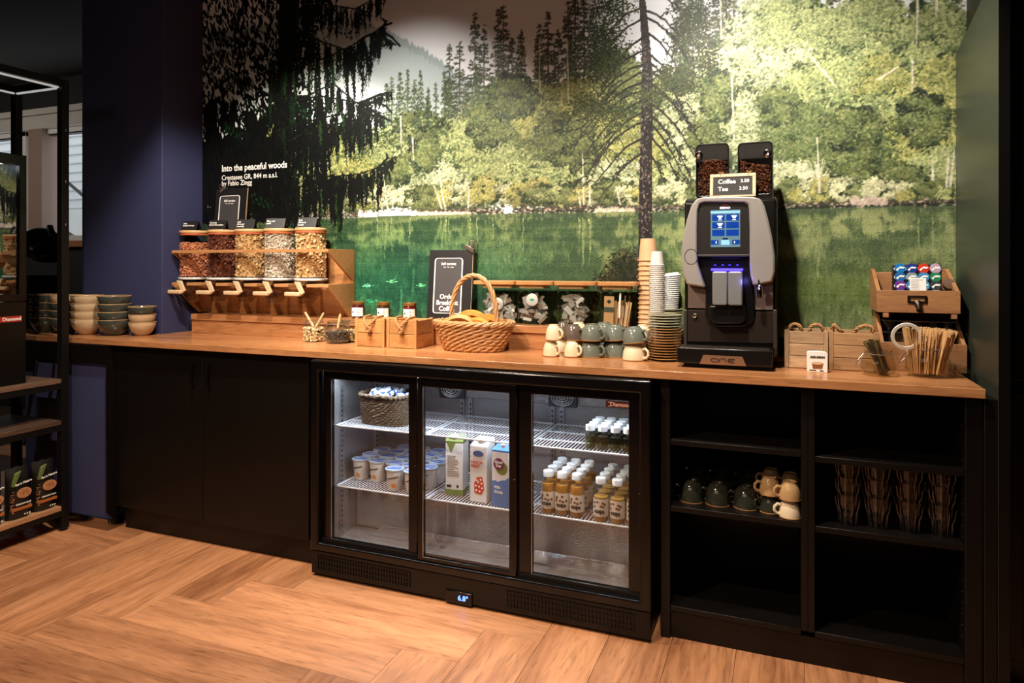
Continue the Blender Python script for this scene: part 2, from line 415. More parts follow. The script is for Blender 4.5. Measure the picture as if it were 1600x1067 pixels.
    mids = [(530, 250, 50, 50, YEL), (480, 270, 46, 50, LIT), (430, 240, 40, 60, YEL), (380, 270, 46, 50, OLV), (500, 310, 40, 26, YEL), (440, 310, 44, 26, LIT), (600, 255, 60, 55, LIT), (560, 290, 45, 40, YEL), (645, 275, 40, 42, PAL), (690, 240, 40, 50, MID), (720, 285, 55, 50, PAL), (740, 225, 42, 40, LIT), (790, 180, 46, 50, MID),
            (815, 235, 44, 48, OLV), (770, 255, 36, 36, LIT), (850, 180, 40, 46, YEL), (835, 285, 46, 34, LIT), (880, 250, 46, 50, LIT), (905, 180, 50, 60, YEL), (920, 270, 50, 40, LIT),
            (960, 215, 46, 60, YEL), (965, 285, 44, 34, PAL), (1045, 240, 42, 60, YEL), (1060, 290, 46, 36, LIT), (1080, 190, 44, 46, PAL), (1110, 250, 44, 44, PAL), (1150, 120, 48, 60, PAL),
            (1170, 200, 56, 60, PAL), (1190, 60, 50, 60, PAL), (1240, 40, 54, 50, LIT), (1290, 60, 50, 50, LIT), (1230, 130, 60, 55, PAL), (1280, 150, 56, 56, LIT), (1330, 110, 56, 54, LIT),
            (1360, 40, 50, 60, LIT), (1400, 130, 56, 52, YEL), (1455, 60, 50, 60, LIT), (1470, 150, 46, 60, YEL), (1250, 210, 54, 44, MID), (1310, 230, 60, 50, MID), (1370, 200, 60, 46, LIT),
            (1400, 250, 50, 40, MID), (1450, 220, 56, 50, YEL), (1475, 270, 40, 40, LIT), (1300, 285, 60, 36, MID), (1370, 290, 50, 32, LIT), (1240, 290, 40, 36, PAL)]
    for x, y, a, b, c in mids:
        if c == OLV: crown(x, y, a, b, MID, OLV, DRK, 1900)
        else: crown(x, y, a, b, c, np.array(c) * .76 - np.array([.05, .0, .02]), np.array(DRK) * 1.1, 2100)
    # bare pale branches fanning inside the thinned tree right of the coffee machine
    for k in range(70):
        a = rng.uniform(-2.7, -.45); L = rng.uniform(25, 62)
        line([(1277, 300), (1277 + math.cos(a) * L * .5, 300 + math.sin(a) * L * .55), (1277 + math.cos(a) * L, 300 + math.sin(a) * L + 3)], .9, .5, (.86, .84, .68), .05)
    for x, y, a, b in ((800, 150, 40, 34), (870, 215, 34, 40), (760, 200, 30, 30), (660, 235, 24, 34), (905, 230, 26, 40), (1335, 205, 44, 40), (1440, 185, 40, 44), (1395, 275, 50, 22), (1120, 150, 26, 44), (1215, 165, 26, 30), (1335, 262, 40, 26), (1100, 215, 24, 26), (620, 270, 20, 26)):
        crown(x, y, a, b, (.46, .50, .27), (.30, .35, .19), (.15, .20, .12), 900)
    # fine leaf glints and dark gaps over the whole slope
    for col, n, v in (((.15, .20, .11), 13000, .05), ((.76, .76, .52), 10000, .08), ((.32, .38, .22), 9000, .06)):
        x = rng.uniform(560, 1535, n); y = rng.uniform(0, 325, n); px_, py_ = w(x, y)
        lo = np.interp(x, [560, 640, 720, 800, 880, 960, 1040, 1120, 1200, 1535], [230, 215, 190, 150, 130, 110, 110, 110, 20, -10]); k = y > lo; cl = np.sin(x * .13 + 2 * np.sin(y * .09)) + np.sin(y * .17 + x * .05) + rng.normal(0, .8, n); k &= (cl < .2) if v == .05 else (cl > -.3)
        stamps(px_[k], py_[k], rng.uniform(.8, 2.0, k.sum()), .7, rng.normal(.5, .8, k.sum()), jit(col, int(k.sum()), v), alpha=.5)
    # bushes along the far shore
    for x in range(390, 1540, 20):
        c = (LIT, PAL, YEL, MID)[int(rng.integers(4))]
        crown(x + rng.uniform(-6, 6), 306 + rng.uniform(-10, 6), rng.uniform(15, 26), rng.uniform(13, 22), c, np.array(c) * .74, DRK, 520, size=1.25)
    # pale trunks
    for pts in ([(697, 330), (690, 300), (686, 262)], [(607, 333), (602, 305), (600, 270)], [(614, 333), (613, 300)], [(731, 325), (733, 296), (727, 280)], [(912, 328), (911, 290), (910, 240)], [(921, 328), (921, 275)],
                [(908, 328), (903, 300)], [(970, 325), (962, 290)], [(843, 62), (843, 145)], [(886, 60), (888, 160)], [(1433, 0), (1431, 70)], [(1463, 0), (1462, 28)], [(1425, 95), (1424, 140)], [(1478, 290), (1481, 240)],
                [(1484, 290), (1490, 235)], [(1457, 280), (1456, 250)], [(1125, 0), (1126, 60)], [(1143, 120), (1146, 220)], [(974, 0), (975, 60)], [(626, 182), (627, 230)], [(645, 215), (646, 250)], [(772, 80), (773, 120)],
                [(690, 325), (678, 290)], [(1280, 300), (1276, 215)], [(1268, 90), (1290, 118)], [(1285, 110), (1306, 136)], [(1372, 124), (1402, 104)]):
        line(pts, 1.5, .8, (.78, .75, .66), .07)
    # the shore
    sx = np.linspace(380, 1540, 1500); sy = np.interp(sx, [480, 620, 760, 1000, 1200, 1340, 1500], [340, 335, 332, 328, 326, 322, 318])
    for rep, (dy, col, nn, v) in enumerate(((-4, (.30, .27, .21), 2600, .06), (-1, (.66, .58, .50), 1500, .10), (0, (.16, .19, .14), 1400, .04))):
        i = rng.integers(0, 1500, nn); x, y = w(sx[i], sy[i] + dy + rng.normal(0, 2.2, nn))
        stamps(x, y, rng.uniform(1, 3.2, nn), rng.uniform(.6, 1.3, nn), 0., jit(col, nn, v))
    for x0, x1, y0, hh, col in ((560, 650, 335, 6, (.93, .88, .80)), (650, 735, 333, 2, (.80, .72, .64)), (788, 800, 328, 7, (.92, .86, .82)), (1330, 1385, 314, 6, (.74, .66, .58)), (1090, 1120, 327, 3, (.82, .76, .66)), (930, 990, 328, 2, (.80, .72, .62))):
        nn = int((x1 - x0) * 9); x, y = w(rng.uniform(x0, x1, nn), y0 + rng.normal(0, hh * .5, nn))
        stamps(x, y, rng.uniform(1, 2.6, nn), rng.uniform(.6, 1.2, nn), 0., jit(col, nn, .07))
    soften(.38)
    mul = np.interp(np.arange(MW), [w(560, 200)[0], w(900, 200)[0], w(1090, 200)[0], w(1260, 200)[0], w(1500, 200)[0]], [.95, .90, 1.02, 1.04, .94])
    img[:] = np.where((img.min(axis=2) < .62)[..., None], img * mul[None, :, None], img)
    gm = img.mean(axis=2, keepdims=True); img[:] = gm + (img - gm) * .86
    # the lake: the far bank mirrored, dyed green, smeared down and rippled
    shc, shr = w(sx, sy + 2)
    sh = np.interp(np.arange(MW), shc, shr)
    up = img.copy(); noise = rng.normal(0, 1, (MHt, MW))
    ripple = np.cumsum(rng.normal(0, 1, MHt)); ripple = (ripple - np.convolve(ripple, np.ones(25) / 25, 'same')) * .4
    rows = np.arange(MHt)[:, None]; dd = rows - sh[None, :]
    src = np.clip((sh[None, :] - dd * 1.02 + noise * (1.2 + dd * .015)), 0, MHt - 1).astype(int)
    sc = np.clip(np.arange(MW)[None, :] + ripple[:, None] + rng.normal(0, .8, (MHt, MW)), 0, MW - 1).astype(int)
    ref = up[src, sc]
    k = 6; pad = np.pad(ref, ((k, k), (0, 0), (0, 0)), 'edge'); cs = np.cumsum(pad, axis=0); ref = .55 * ref + .45 * (cs[2 * k:] - cs[:-2 * k])[:MHt] / (2 * k)
    g = np.clip(dd / 250., 0, 1)[..., None]
    lum = ref.mean(axis=2, keepdims=True)
    gx = np.clip((np.arange(MW) / MW)[None, :, None], 0, 1)
    blob = np.zeros((MHt, MW))
    for _ in range(60):
        c0, r0 = rng.uniform(0, MW), rng.uniform(MHt * .5, MHt)
        blob += rng.uniform(-.3, .3) * np.exp(-((xx - c0) / rng.uniform(25, 90)) ** 2 - ((yy - r0) / rng.uniform(12, 46)) ** 2)
    blob = blob[..., None]
    deep = np.array([.05, .17, .12]) * (1 - gx) + np.array([.25, .34, .26]) * gx
    hi = np.array([.40, .46, .25]) * (1 - gx) + np.array([.52, .58, .44]) * gx
    sky_ = np.clip((ref.min(axis=2, keepdims=True) - .55) * 3, 0, 1)
    ll = np.clip((lum - .30) * 2.3 + blob * .8, 0, 1) * (1 - .75 * sky_)
    lake = deep * (1 - ll) + hi * ll
    lake = lake * (.80 + .1 * g) + ref * np.array([.72, .95, .55]) * (.26 - .16 * g) * (1 - sky_)
    tc, tr = w(610, 448)
    teal = np.exp(-((xx - tc) / 240.) ** 2 - ((yy - tr) / 70.) ** 2)[..., None]
    lake = lake * (1 - .72 * teal) + (np.array([.02, .27, .21]) + ll * np.array([.06, .26, .15])) * .72 * teal
    tc, tr = w(1300, 455)
    yel = np.exp(-((xx - tc) / 300.) ** 2 - ((yy - tr) / 34.) ** 2)[..., None]
    lake = lake * (1 - .6 * yel) + (np.array([.30, .42, .16]) + ll * .25) * .6 * yel
    lake += noise[..., None] * .03 + (rng.normal(0, .012, MHt))[:, None, None]
    lm_ = lake.mean(axis=2, keepdims=True); lake = np.clip((lm_ + (lake - lm_) * .88) * np.array([1.14, 1.03, .98]), 0, 1)
    m = (dd > 0)[..., None]
    img[:] = np.where(m, lake, img)
    for x, y, c in ((573, 446, (.5, .92, .7)), (613, 440, (.45, .85, .6)), (657, 445, (.4, .8, .55)), (580, 470, (.2, .7, .5))):
        n = 16; px_, py_ = w(x + rng.normal(0, 4, n), y + rng.normal(0, 1.5, n)); stamps(px_, py_, 1.8, .6, 0., jit(c, n, .05))
    for x in (603, 612, 590, 697, 702, 735, 745, 911, 921, 905, 972, 1434, 1456, 1480, 1276, 640, 770, 818):
        y0 = 340; L = rng.uniform(30, 80)
        xs_ = [x + rng.normal(0, .8) for _ in range(7)]
        line([(xs_[i], y0 + L * i / 6) for i in range(7)], 1.0, .6, (.46, .52, .34), .08, dens=.6)
    # grassy clump at the foot of the near trunk
    for n, col, L in ((2200, (.09, .11, .07), 7), (600, (.30, .27, .18), 6), (110, (.50, .44, .32), 5), (700, (.11, .14, .08), 7)):
        a = rng.uniform(0, math.pi, n); x = 976 + rng.normal(0, 20, n); y = 437 - np.abs(rng.normal(0, 17, n)) + (x - 985) ** 2 * .012
        px_, py_ = w(x, y); stamps(px_, py_, rng.uniform(2, L, n), .7, a, jit(col, n, .05))
    n = 1500; x = 1010 - np.abs(rng.normal(0, 70, n)); y = 520 - rng.uniform(0, 1, n) ** 1.6 * np.clip(x - 820, 0, 190) * .42
    px_, py_ = w(x, y); stamps(px_, py_, rng.uniform(1, 4, n), .8, rng.uniform(0, 3.1, n), jit((.22, .27, .14), n, .1))
    # the near bare pine: trunk, arching branches, dark tufts
    line([(999, -60), (1003, 0), (1008, 60), (1012, 120)], 3.2, 7.5, (.17, .14, .13), .05, 2)
    for dx in (-3.4, 0, 3.6):
        line([(1011 + dx, 110), (1009 + dx, 250), (1007 + dx, 400), (1005 + dx, 520)], 5, 7.5, (.12, .10, .10), .035, 2)
    n = 500; x = 1006 + rng.normal(0, 6, n); y = rng.uniform(60, 500, n)
    px_, py_ = w(x, y); stamps(px_, py_, 1.0, rng.uniform(.8, 2, n), 0., jit((.34, .31, .29), n, .07))

    def bare(x0, y0, dx, dy, r, depth=0, col=(.13, .12, .11)):
        k = 8; t = np.linspace(0, 1, k); sag = abs(dx) * .28
        pts = [(x0 + dx * a, y0 + dy * a - sag * math.sin(a * math.pi) * .6 + rng.normal(0, 1.0)) for a in t]
        line(pts, r, max(.6, r * .45), col, .03)
        if depth < 2:
            for j in range(3, k):
                if rng.uniform() > (.75 if depth else .95): continue
                for _ in range(1):
                    bare(pts[j][0], pts[j][1], dx * rng.uniform(.12, .34), abs(dx) * rng.uniform(.10, .42) * (1 if rng.uniform() < .72 else -1), r * .55, depth + 1)
        elif rng.uniform() < .30:
            n = 5; px_, py_ = w(x0 + dx * rng.uniform(0, 1.2, n) + rng.normal(0, 2, n), y0 + dy * rng.uniform(0, 1.2, n) + rng.normal(0, 2, n))
            stamps(px_, py_, rng.uniform(1., 2.2, n), rng.uniform(.6, 1., n), rng.normal(.4, .6, n), jit((.20, .23, .14), n, .04))
    for y0, dl, dr, dy in ((-10, -70, 60, 20), (12, -60, 55, 42), (30, -62, 50, 54), (55, -48, 44, 50), (78, -66, 52, 60), (100, -78, 56, 66), (112, -84, 62, 62), (128, -92, 66, 80), (140, -78, 70, 66), (155, -98, 74, 88), (172, -84, 62, 84), (190, -90, 56, 84), (215, -70, 54, 70), (238, -60, 26, 52)):
        bare(1008 - y0 * 0., y0, dl * rng.uniform(.85, 1.1), dy, 1.9); bare(1011, y0 + rng.uniform(-6, 6), dr * rng.uniform(.85, 1.1), dy, 1.9)
    for cx, cy, a, b, nn in ((950, 60, 30, 40, 900), (945, 95, 34, 26, 900), (915, 165, 26, 20, 600), (960, 180, 34, 26, 700), (1050, 120, 34, 22, 900), (1065, 135, 26, 14, 500), (1085, 30, 34, 36, 700), (1075, 50, 22, 30, 500), (1015, 150, 26, 16, 400), (955, 12, 36, 22, 600), (1105, 95, 22, 34, 500)):
        x = cx + rng.normal(0, a * .5, nn); y = cy + rng.normal(0, b * .5, nn)
        px_, py_ = w(x, y); stamps(px_, py_, rng.uniform(1., 2.4, nn), rng.uniform(.6, 1., nn), rng.normal(.5, .6, nn), jit((.20, .23, .13), nn, .06))
    # the near dark spruce with hanging twigs
    BL = (.012, .018, .014); DG = (.03, .10, .045)
    edge_y = [-80, 0, 20, 60, 110, 160, 215, 260, 300, 340, 380]; edge_x = [575, 560, 548, 520, 500, 500, 505, 500, 480, 462, 440]
    n = 4300; y = rng.uniform(-90, 320, n); xr = np.interp(y, edge_y, edge_x); x = 310 + (xr - 310) * rng.uniform(0, .86, n) ** .9
    px_, py_ = w(x, y); stamps(px_, py_, rng.uniform(3, 9, n), rng.uniform(1.2, 3.0, n), rng.normal(1.3, .4, n), jit(BL, n, .012))
    n = 130; px_, py_ = w(rng.uniform(312, 440, n), rng.uniform(170, 330, n)); stamps(px_, py_, rng.uniform(14, 26, n), rng.uniform(6, 12, n), 1.4, jit(BL, n, .008))
    line([(448, -60), (446, 120), (438, 260), (430, 360)], 15, 20, BL, .008, 1)

    def twig(x, y, L, green=.12):       # a hanging tasselled twig
        k = max(4, int(L * 1.1)); t = np.linspace(0, 1, k)
        px_ = x + np.cumsum(rng.normal(0, .28, k)) + rng.normal(0, .9, k); py_ = y + t * L
        wd = (.9 + 1.75 * np.sin(np.clip(t * 1.15, 0, 1) * math.pi) ** .7) * rng.uniform(.7, 1.25)
        X_, Y_ = w(px_, py_)
        c = jit(BL, k, .015) if rng.uniform() > green else jit(DG if rng.uniform() < .5 else (.10, .20, .08), k, .03)
        stamps(X_, Y_, np.maximum(wd * 1.0, .8), np.maximum(wd * .6, .6), rng.normal(1.3, .5, k), np.clip(c, 0, 1))

    def bough(pts, L0, L1, n, green=.12, r=2.2):
        line(pts, r, 1.0, (.05, .06, .045), .015, 1.2)
        P = np.array(pts, float); d = np.r_[0, np.cumsum(np.hypot(*np.diff(P, axis=0).T))]
        for _ in range(n):
            s_ = rng.uniform(0, d[-1]); f = s_ / d[-1]
            twig(np.interp(s_, d, P[:, 0]), np.interp(s_, d, P[:, 1]) + rng.uniform(-2, 2), (L0 * (1 - f) + L1 * f) * rng.uniform(.5, 1.1), green)
    bough([(440, -20), (500, 6), (555, 14), (600, -10)], 70, 40, 70)
    bough([(440, 30), (490, 60), (540, 78), (566, 60)], 90, 40, 60, .35)
    bough([(420, 100), (470, 104), (515, 88), (548, 72), (575, 56), (592, 46), (606, 32)], 120, 36, 70, .25)
    for q in ([(592, 46), (612, 58), (625, 72)], [(600, 40), (612, 36)], [(585, 56), (605, 62), (618, 70)], [(603, 34), (598, 30)], [(566, 60), (578, 54), (590, 60)]):
        line(q, 2.6, 1.8, (.04, .06, .05), .02, 1.5)
    for x, y, L in ((604, 58, 18), (592, 60, 40), (585, 62, 34), (578, 66, 60), (572, 68, 80), (562, 72, 96), (552, 76, 100), (543, 80, 110), (610, 62, 16), (597, 55, 22)): twig(x, y, L, .1); twig(x + 2, y + 4, L * .8, .1)
    bough([(430, 150), (480, 150), (520, 130), (556, 160), (600, 178)], 90, 30, 60, .25)
    bough([(440, 160), (500, 150), (560, 160), (590, 150), (612, 144)], 70, 16, 70, .2)
    for q in ([(570, 158), (592, 148), (608, 144)], [(570, 160), (590, 160), (604, 166), (612, 176)], [(580, 172), (600, 184), (612, 190)], [(566, 170), (588, 184), (600, 198)]): line(q, 2.8, 1.6, (.04, .07, .05), .02, 1.5)
    bough([(430, 205), (480, 190), (530, 178), (580, 184)], 110, 60, 110, .15)
    bough([(400, 240), (450, 220), (500, 196), (560, 190)], 100, 30, 70, .2)
    for q in range(26): twig(rng.uniform(470, 512), rng.uniform(180, 215), rng.uniform(70, 120), .06)
    for q in range(16): twig(rng.uniform(500, 590), rng.uniform(185, 205), rng.uniform(20, 52), .1)
    bough([(420, 276), (470, 272), (520, 276), (560, 272), (590, 262), (610, 250), (618, 244)], 105, 20, 84, .12)
    for q in ([(590, 264), (606, 246), (604, 240)], [(592, 264), (612, 258), (618, 254)], [(596, 262), (608, 270), (610, 284)], [(590, 262), (598, 270)]): line(q, 2.8, 1.8, (.05, .06, .05), .02, 1.5)
    for q in range(46): twig(rng.uniform(500, 596), rng.uniform(266, 282), rng.uniform(28, 66), .05)
    for q in range(40): twig(rng.uniform(440, 535), rng.uniform(280, 300), rng.uniform(50, 84), .08)
    for q in range(70): twig(rng.uniform(312, 470), rng.uniform(250, 300), rng.uniform(40, 84), .15)
    n = 900; px_, py_ = w(rng.uniform(312, 452, n), rng.uniform(222, 345, n)); stamps(px_, py_, rng.uniform(6, 16, n), rng.uniform(2, 5, n), 1.4, jit(BL, n, .008))
    # a few sunlit green boughs inside the dark mass
    for (x, y, a) in ((360, 110, .5), (385, 150, .7), (350, 190, .5), (470, 110, .6), (455, 150, .8), (500, 96, .5), (520, 30, .5), (350, 290, .3), (395, 300, .4), (480, 40, .5)):
        for j in range(26):
            t = rng.uniform(0, 1); px_, py_ = w(np.array([x + t * 30 + rng.normal(0, 2)]), np.array([y + t * 34 * a + rng.uniform(0, 16)]))
            stamps(px_, py_, 3.2, 1.1, rng.normal(1.0, .3, 1), jit((.04, .17, .08), 1, .05))
    return np.clip(img, 0, 1)

# ---------------------------------------------------------------- the room
def S(name, mb, m, parent=None, **k):
    o = P(name, mb, m, parent, **k); o['kind'] = 'structure'; return o


NAVY = pbr('navy_wall_paint', '35395c', .62, bump=(350, .25))
FLB = pbr('floor_base', '3a2415', .8)
DKW = pbr('dark_wall_paint', '080605', .8)
floor = S('floor', MB().box(-9, 3, -4, 4.3, -.08, -.012), FLB)
VIN = wood('oak_vinyl', 'c98c60', '824f2e', .45, 'X', 3.0, .85, objrand=True)
pm_ = MB().box(-.4995, .4995, -.0995, .0995, -.012, 0)
proto = P('plank', pm_, VIN, floor, bev=.0008)
first = True
PW, PL, OX, OY = .2, 1.0, -2.34, 1.52
for a in range(-8, 9):
    for k in range(-40, 41):
        for kind in (0, 1):
            x0 = OX + k * PW + a * PL; y0 = OY + k * PW - a * PL
            cx, cy = (x0 + PL / 2, y0 + PW / 2) if kind == 0 else (x0 + PW / 2, y0 + PW + PL / 2)
            if not (-4.6 < cx < 2.2 and -.2 < cy < 3.6): continue
            o = proto if first else proto.copy()
            if not first: COL.objects.link(o)
            first = False
            o.location = (cx, cy, 0); o.rotation_euler = (0, 0, PI / 2 * kind + (PI if rnd.random() < .5 else 0))
# plain boards further out, joined (never in view)
ceiling = S('ceiling', MB().box(-9, 3, -4, 4.3, 2.80, 2.9), pbr('dark_ceiling', '050403', .9))
wall_back = S('wall_back', MB().box(-2.892, 1.6, BACK + .003, BACK + .1, 0, 2.8), DKW)
S('wall_right', MB().box(2.6, 2.7, -4, 4.3, 0, 2.8), DKW)
S('wall_front', MB().box(-9, 2.7, -4.1, -4.0, 0, 2.8), pbr('dim_brown_wall', '2a211c', .7))
S('wall_left', MB().box(-9.1, -9, -4, 4.3, 0, 2.8), DKW)
S('wall_side', MB().box(1.5, 2.6, BACK + .003, BACK + .1, 0, 2.8), DKW)
S('pillar', MB().box(-3.467, -2.8925, 2.544, 3.2, 0, 2.8), NAVY, bev=.003)
S('trim_1', MB().box(-2.8935, -2.8905, BACK - .006, BACK + .002, .985, 2.8), pbr('navy_edge', '2a2d4a', .6))
S('wall_low', MB().box(-3.50, -2.925, 2.275, 2.543, 0, .859), NAVY)
S('wall_behind_pillar', MB().box(-3.3, -2.9, 3.2, 4.0, 0, 2.8), DKW)
S('baseboard_left', MB().box(-3.52, -2.914, 2.264, 2.2745, 0, .052).box(-2.9245, -2.914, 2.2746, 2.345, 0, .052), pbr('polished_metal_skirting', '9a948c', .18, 1.), bev=.001)
# window wall
wx0, wx1, wz0, wz1 = -8.2, -4.3, 1.43, 2.53
S('wall_window', MB().box(-9, wx0, 3.95, 4.2, 0, 2.8).box(wx1, -2.9, 3.95, 4.2, 0, 2.8).box(wx0, wx1, 3.95, 4.2, 0, wz0).box(wx0, wx1, 3.95, 4.2, wz1, 2.8), DKW)
WFR = pbr('white_window_frame', 'd8d8d6', .4); BRN = pbr('brown_post_paint', '8a7466', .6)
sof = S('trim_2', MB().box(wx0, wx1, 3.97, 4.16, 2.40, wz1).box(wx0, wx1, 3.93, 3.9495, wz1 - .02, wz1 + .03), [pbr('white_blind_box', 'b9b6b0', .5)])
S('trim_3', MB().box(wx0 - .02, wx1 + .02, 3.90, 4.16, wz0 - .05, wz0), wood('window_sill_wood', 'a56a46', '7a4a30', .4, 'X'))
S('trim_4', MB().box(gX(46, 3.98), gX(67, 3.98), 3.97, 4.16, wz0, 2.40), BRN)
for i, (a, b) in enumerate(((gX(68, 4.05), wx1), (wx0, gX(45.5, 4.05)))):
    w_ = MB()
    for q in ((a, a + .075, wz0, 2.40), (b - .05, b, wz0, 2.40)): w_.box(q[0], q[1], 4.02, 4.10, q[2], q[3])
    w_.box(a, b, 4.02, 4.10, wz0, wz0 + .05); w_.box(a, b, 4.02, 4.10, 2.36, 2.40)
    win = S(f'window_{i + 1}', w_, WFR, bev=.003)
    P('gasket', MB().box(a + .075, a + .090, 4.03, 4.09, wz0 + .05, 2.36).box(a + .075, b - .05, 4.03, 4.09, 2.35, 2.36), BLKM, win)
    P('window_pane', MB().box(a + .08, b - .05, 4.055, 4.062, wz0 + .04, 2.37), GLS, win)
# the concrete yard wall and the stay cables outside the window
yard = tag(P('concrete_wall', MB().box(-20, -3, 7.5, 7.7, -.5, 2.1), pbr('concrete', '9c9d9b', .9, var=(2, .18))), 'grey concrete wall seen outside through the window', 'wall')
shed = T('corrugated_shed', 'pale corrugated metal shed beyond the concrete wall outside', 'shed', (-10, 9, 0))
P('cladding', MB().box(-24, -3, 9, 9.3, 0, 6), pbr('pale_cladding', 'b9bdbe', .7), shed, world=True)
lm = MB()
for i in range(26): lm.box(-24, -3, 8.97, 9, 1.6 + i * .17, 1.62 + i * .17)
P('ridge', lm, pbr('cladding_ridge', 'a5a9aa', .7), shed, world=True, kind='stuff')
for i, (x0, z0, x1, z1) in enumerate(((-12.8, 4.2, -8.6, 1.5), (-12.0, 2.6, -8.4, .9), (-15.0, 5.0, -10.8, 2.2))):
    tag(P('stay_cable', MB().tube([(x0, 7.2, z0), (x1, 7.2, z1)], .025, 8), BLKM), ('dark slanting cable outside the window, upper one', 'dark slanting cable outside the window, lower one', 'dark slanting cable at the left edge of the window')[i], 'cable')

# ---------------------------------------------------------------- mural
im = paint_mural()
vx = np.linspace(MX0, MX1, MW); vz = np.linspace(MZ1, MZ0, MHt)
XX, ZZ = np.meshgrid(vx, vz); co = np.stack([XX.ravel(), np.full(XX.size, BACK - .001), ZZ.ravel()], 1).astype(np.float32)
ii = np.arange(MHt * MW).reshape(MHt, MW); q = np.stack([ii[1:, :-1], ii[1:, 1:], ii[:-1, 1:], ii[:-1, :-1]], -1).reshape(-1, 4).astype(np.int32)
me = bpy.data.meshes.new('forest_mural'); me.vertices.add(len(co)); me.vertices.foreach_set('co', co.ravel())
me.loops.add(q.size); me.loops.foreach_set('vertex_index', q.ravel()); me.polygons.add(len(q)); me.polygons.foreach_set('loop_start', np.arange(0, q.size, 4, dtype=np.int32)); me.update(calc_edges=True)
at = me.color_attributes.new('print', 'FLOAT_COLOR', 'POINT')
lc = np.where(im <= .04045, im / 12.92, ((im + .055) / 1.055) ** 2.4).reshape(-1, 3)
at.data.foreach_set('color', np.concatenate([lc, np.ones((len(lc), 1))], 1).astype(np.float32).ravel())
mural = bpy.data.objects.new('forest_mural', me); COL.objects.link(mural)
mm = bpy.data.materials.new('mural_print'); mm.use_nodes = True; b = mm.node_tree.nodes['Principled BSDF']; b.inputs['Roughness'].default_value = .5; b.inputs['Specular IOR Level'].default_value = .25
a_ = mm.node_tree.nodes.new('ShaderNodeAttribute'); a_.attribute_name = 'print'; mm.node_tree.links.new(a_.outputs['Color'], b.inputs['Base Color']); me.materials.append(mm)
tag(mural, 'large printed wall mural of a forest lake with dark spruces', 'mural')
for body, x, y, sz, bo in (('Into the peaceful woods', 347, 264, .047, .0009), ('Crestasee GR, 844 m a.s.l.', 347, 278.5, .037, .0003), ('by Fabio Zingg', 347, 287.5, .037, .0003)):
    X_, Z_ = atY(x, y, BACK); text(body, sz, WHT, mural, (X_, BACK - .003, Z_), align='LEFT', ext=.0003, bold=bo, sx=.93)

# ---------------------------------------------------------------- dark side panel, tall cupboard at the right
GRNP = pbr('dark_green_laminate', '353a31', .33, spec=.5, bump=(500, .2))
spn = tag(P('side_panel', MB().prism([(2.286, 0), (2.796, 0), (2.796, 1.972), (2.455, 2.045), (2.286, 2.09)], 'x', .561, .588), GRNP, bev=.0015), 'tall dark green side panel closing the right end of the worktop', 'panel')
P('front_edge', MB().box(.5612, .588, 2.2835, 2.2858, 0, 2.088), BLK, spn)
cab = T('tall_cupboard', 'tall black panelled cupboard at the right edge', 'cupboard', (.9, 2.55, 0))
P('body', MB().box(.5915, 1.35, 2.42, 2.79, 0, 2.5), BLK, cab, world=True, bev=.003)
for z0, z1 in ((.08, .86), (.90, 1.93)):
    d = P('door', MB().box(.615, 1.15, 2.395, 2.419, z0, z1), BLK, cab, world=True, bev=.003)
    P('moulding', MB().strip([(.65, z0 + .04), (1.12, z0 + .04), (1.12, z1 - .04), (.65, z1 - .04)], [(.665, z0 + .055), (1.105, z0 + .055), (1.105, z1 - .055), (.665, z1 - .055)], 'y', 2.386, 2.3948, closed=True), BLKG, d, world=True)
P('top_box', MB().prism([(2.24, 1.99), (2.2, 2.2), (2.2, 2.5), (2.416, 2.5), (2.416, 1.96)], 'x', .592, 1.35), BLKG, cab, world=True, bev=.006)

# ---------------------------------------------------------------- worktop and riser
WZ, WT, WF = .888, .027, 2.27
top = tag(P('worktop', MB().prism([(-4.3, WF), (.528, WF), (.528, 2.797), (-2.891, 2.797), (-2.891, 2.542), (-3.469, 2.542), (-3.469, 2.9), (-4.3, 2.9)], 'z', WZ - WT, WZ), OAKX, bev=.002), 'long oak worktop running along the whole wall', 'worktop')
P('black_strip', MB().box(-3.50, -2.925, 2.258, 2.2735, .775, .860), BLK, top, label='black strip under the left end of the worktop')  # black strip set before the top of the low blue wall
P('black_strip', MB().box(-4.3, -3.51, 2.29, 2.31, .78, .860), BLK, top)
RZ = .985
rx0 = gX(298, 2.64)
riser = tag(P('display_riser', MB().box(rx0, -.36, 2.64, 2.796, RZ - .03, RZ).box(rx0, -.36, 2.646, 2.664, WZ, RZ - .0305), OAKX, bev=.0015), 'low oak step along the back of the worktop carrying jars and signs', 'shelf')

# ---------------------------------------------------------------- base cabinets
CY = 2.30
xl, xr = -2.915, gX(484, CY)
c1 = T('base_cabinet', 'black two-door base cabinet left of the glass fridge', 'cabinet', ((xl + xr) / 2, CY, 0))
P('carcass', MB().box(xl, xr - .004, CY + .022, 2.795, .105, .860), BLK, c1, world=True, bev=.002)
P('end_filler', MB().prism([(2.262, .085), (2.262, .859), (2.33, .859), (2.33, .054), (2.30, .054)], 'x', -2.9245, -2.9155), BLK, c1, world=True)
P('plinth', MB().box(xl + .035, xr - .004, CY + .03, 2.79, 0, .1045), BLK, c1, world=True)
xm = gX(317, CY)
for i, (a, b) in enumerate(((xl + .002, xm - .0015), (xm + .0015, xr - .006))):
    d = P('door', MB().box(a, b, CY, CY + .0215, .107, .855), BLK, c1, world=True, bev=.0015)
    hx = (b - .045) if i == 0 else (a + .045)
    P('handle', MB().tube([(hx, CY, .80), (hx, CY - .022, .795), (hx, CY - .022, .71), (hx, CY, .705)], .005, 8), BLKG, d, world=True)
xa, xb, xc, xd, xe = gX(1018, CY), gX(1047, CY), gX(1252, CY), gX(1273, CY), gX(1508, CY)
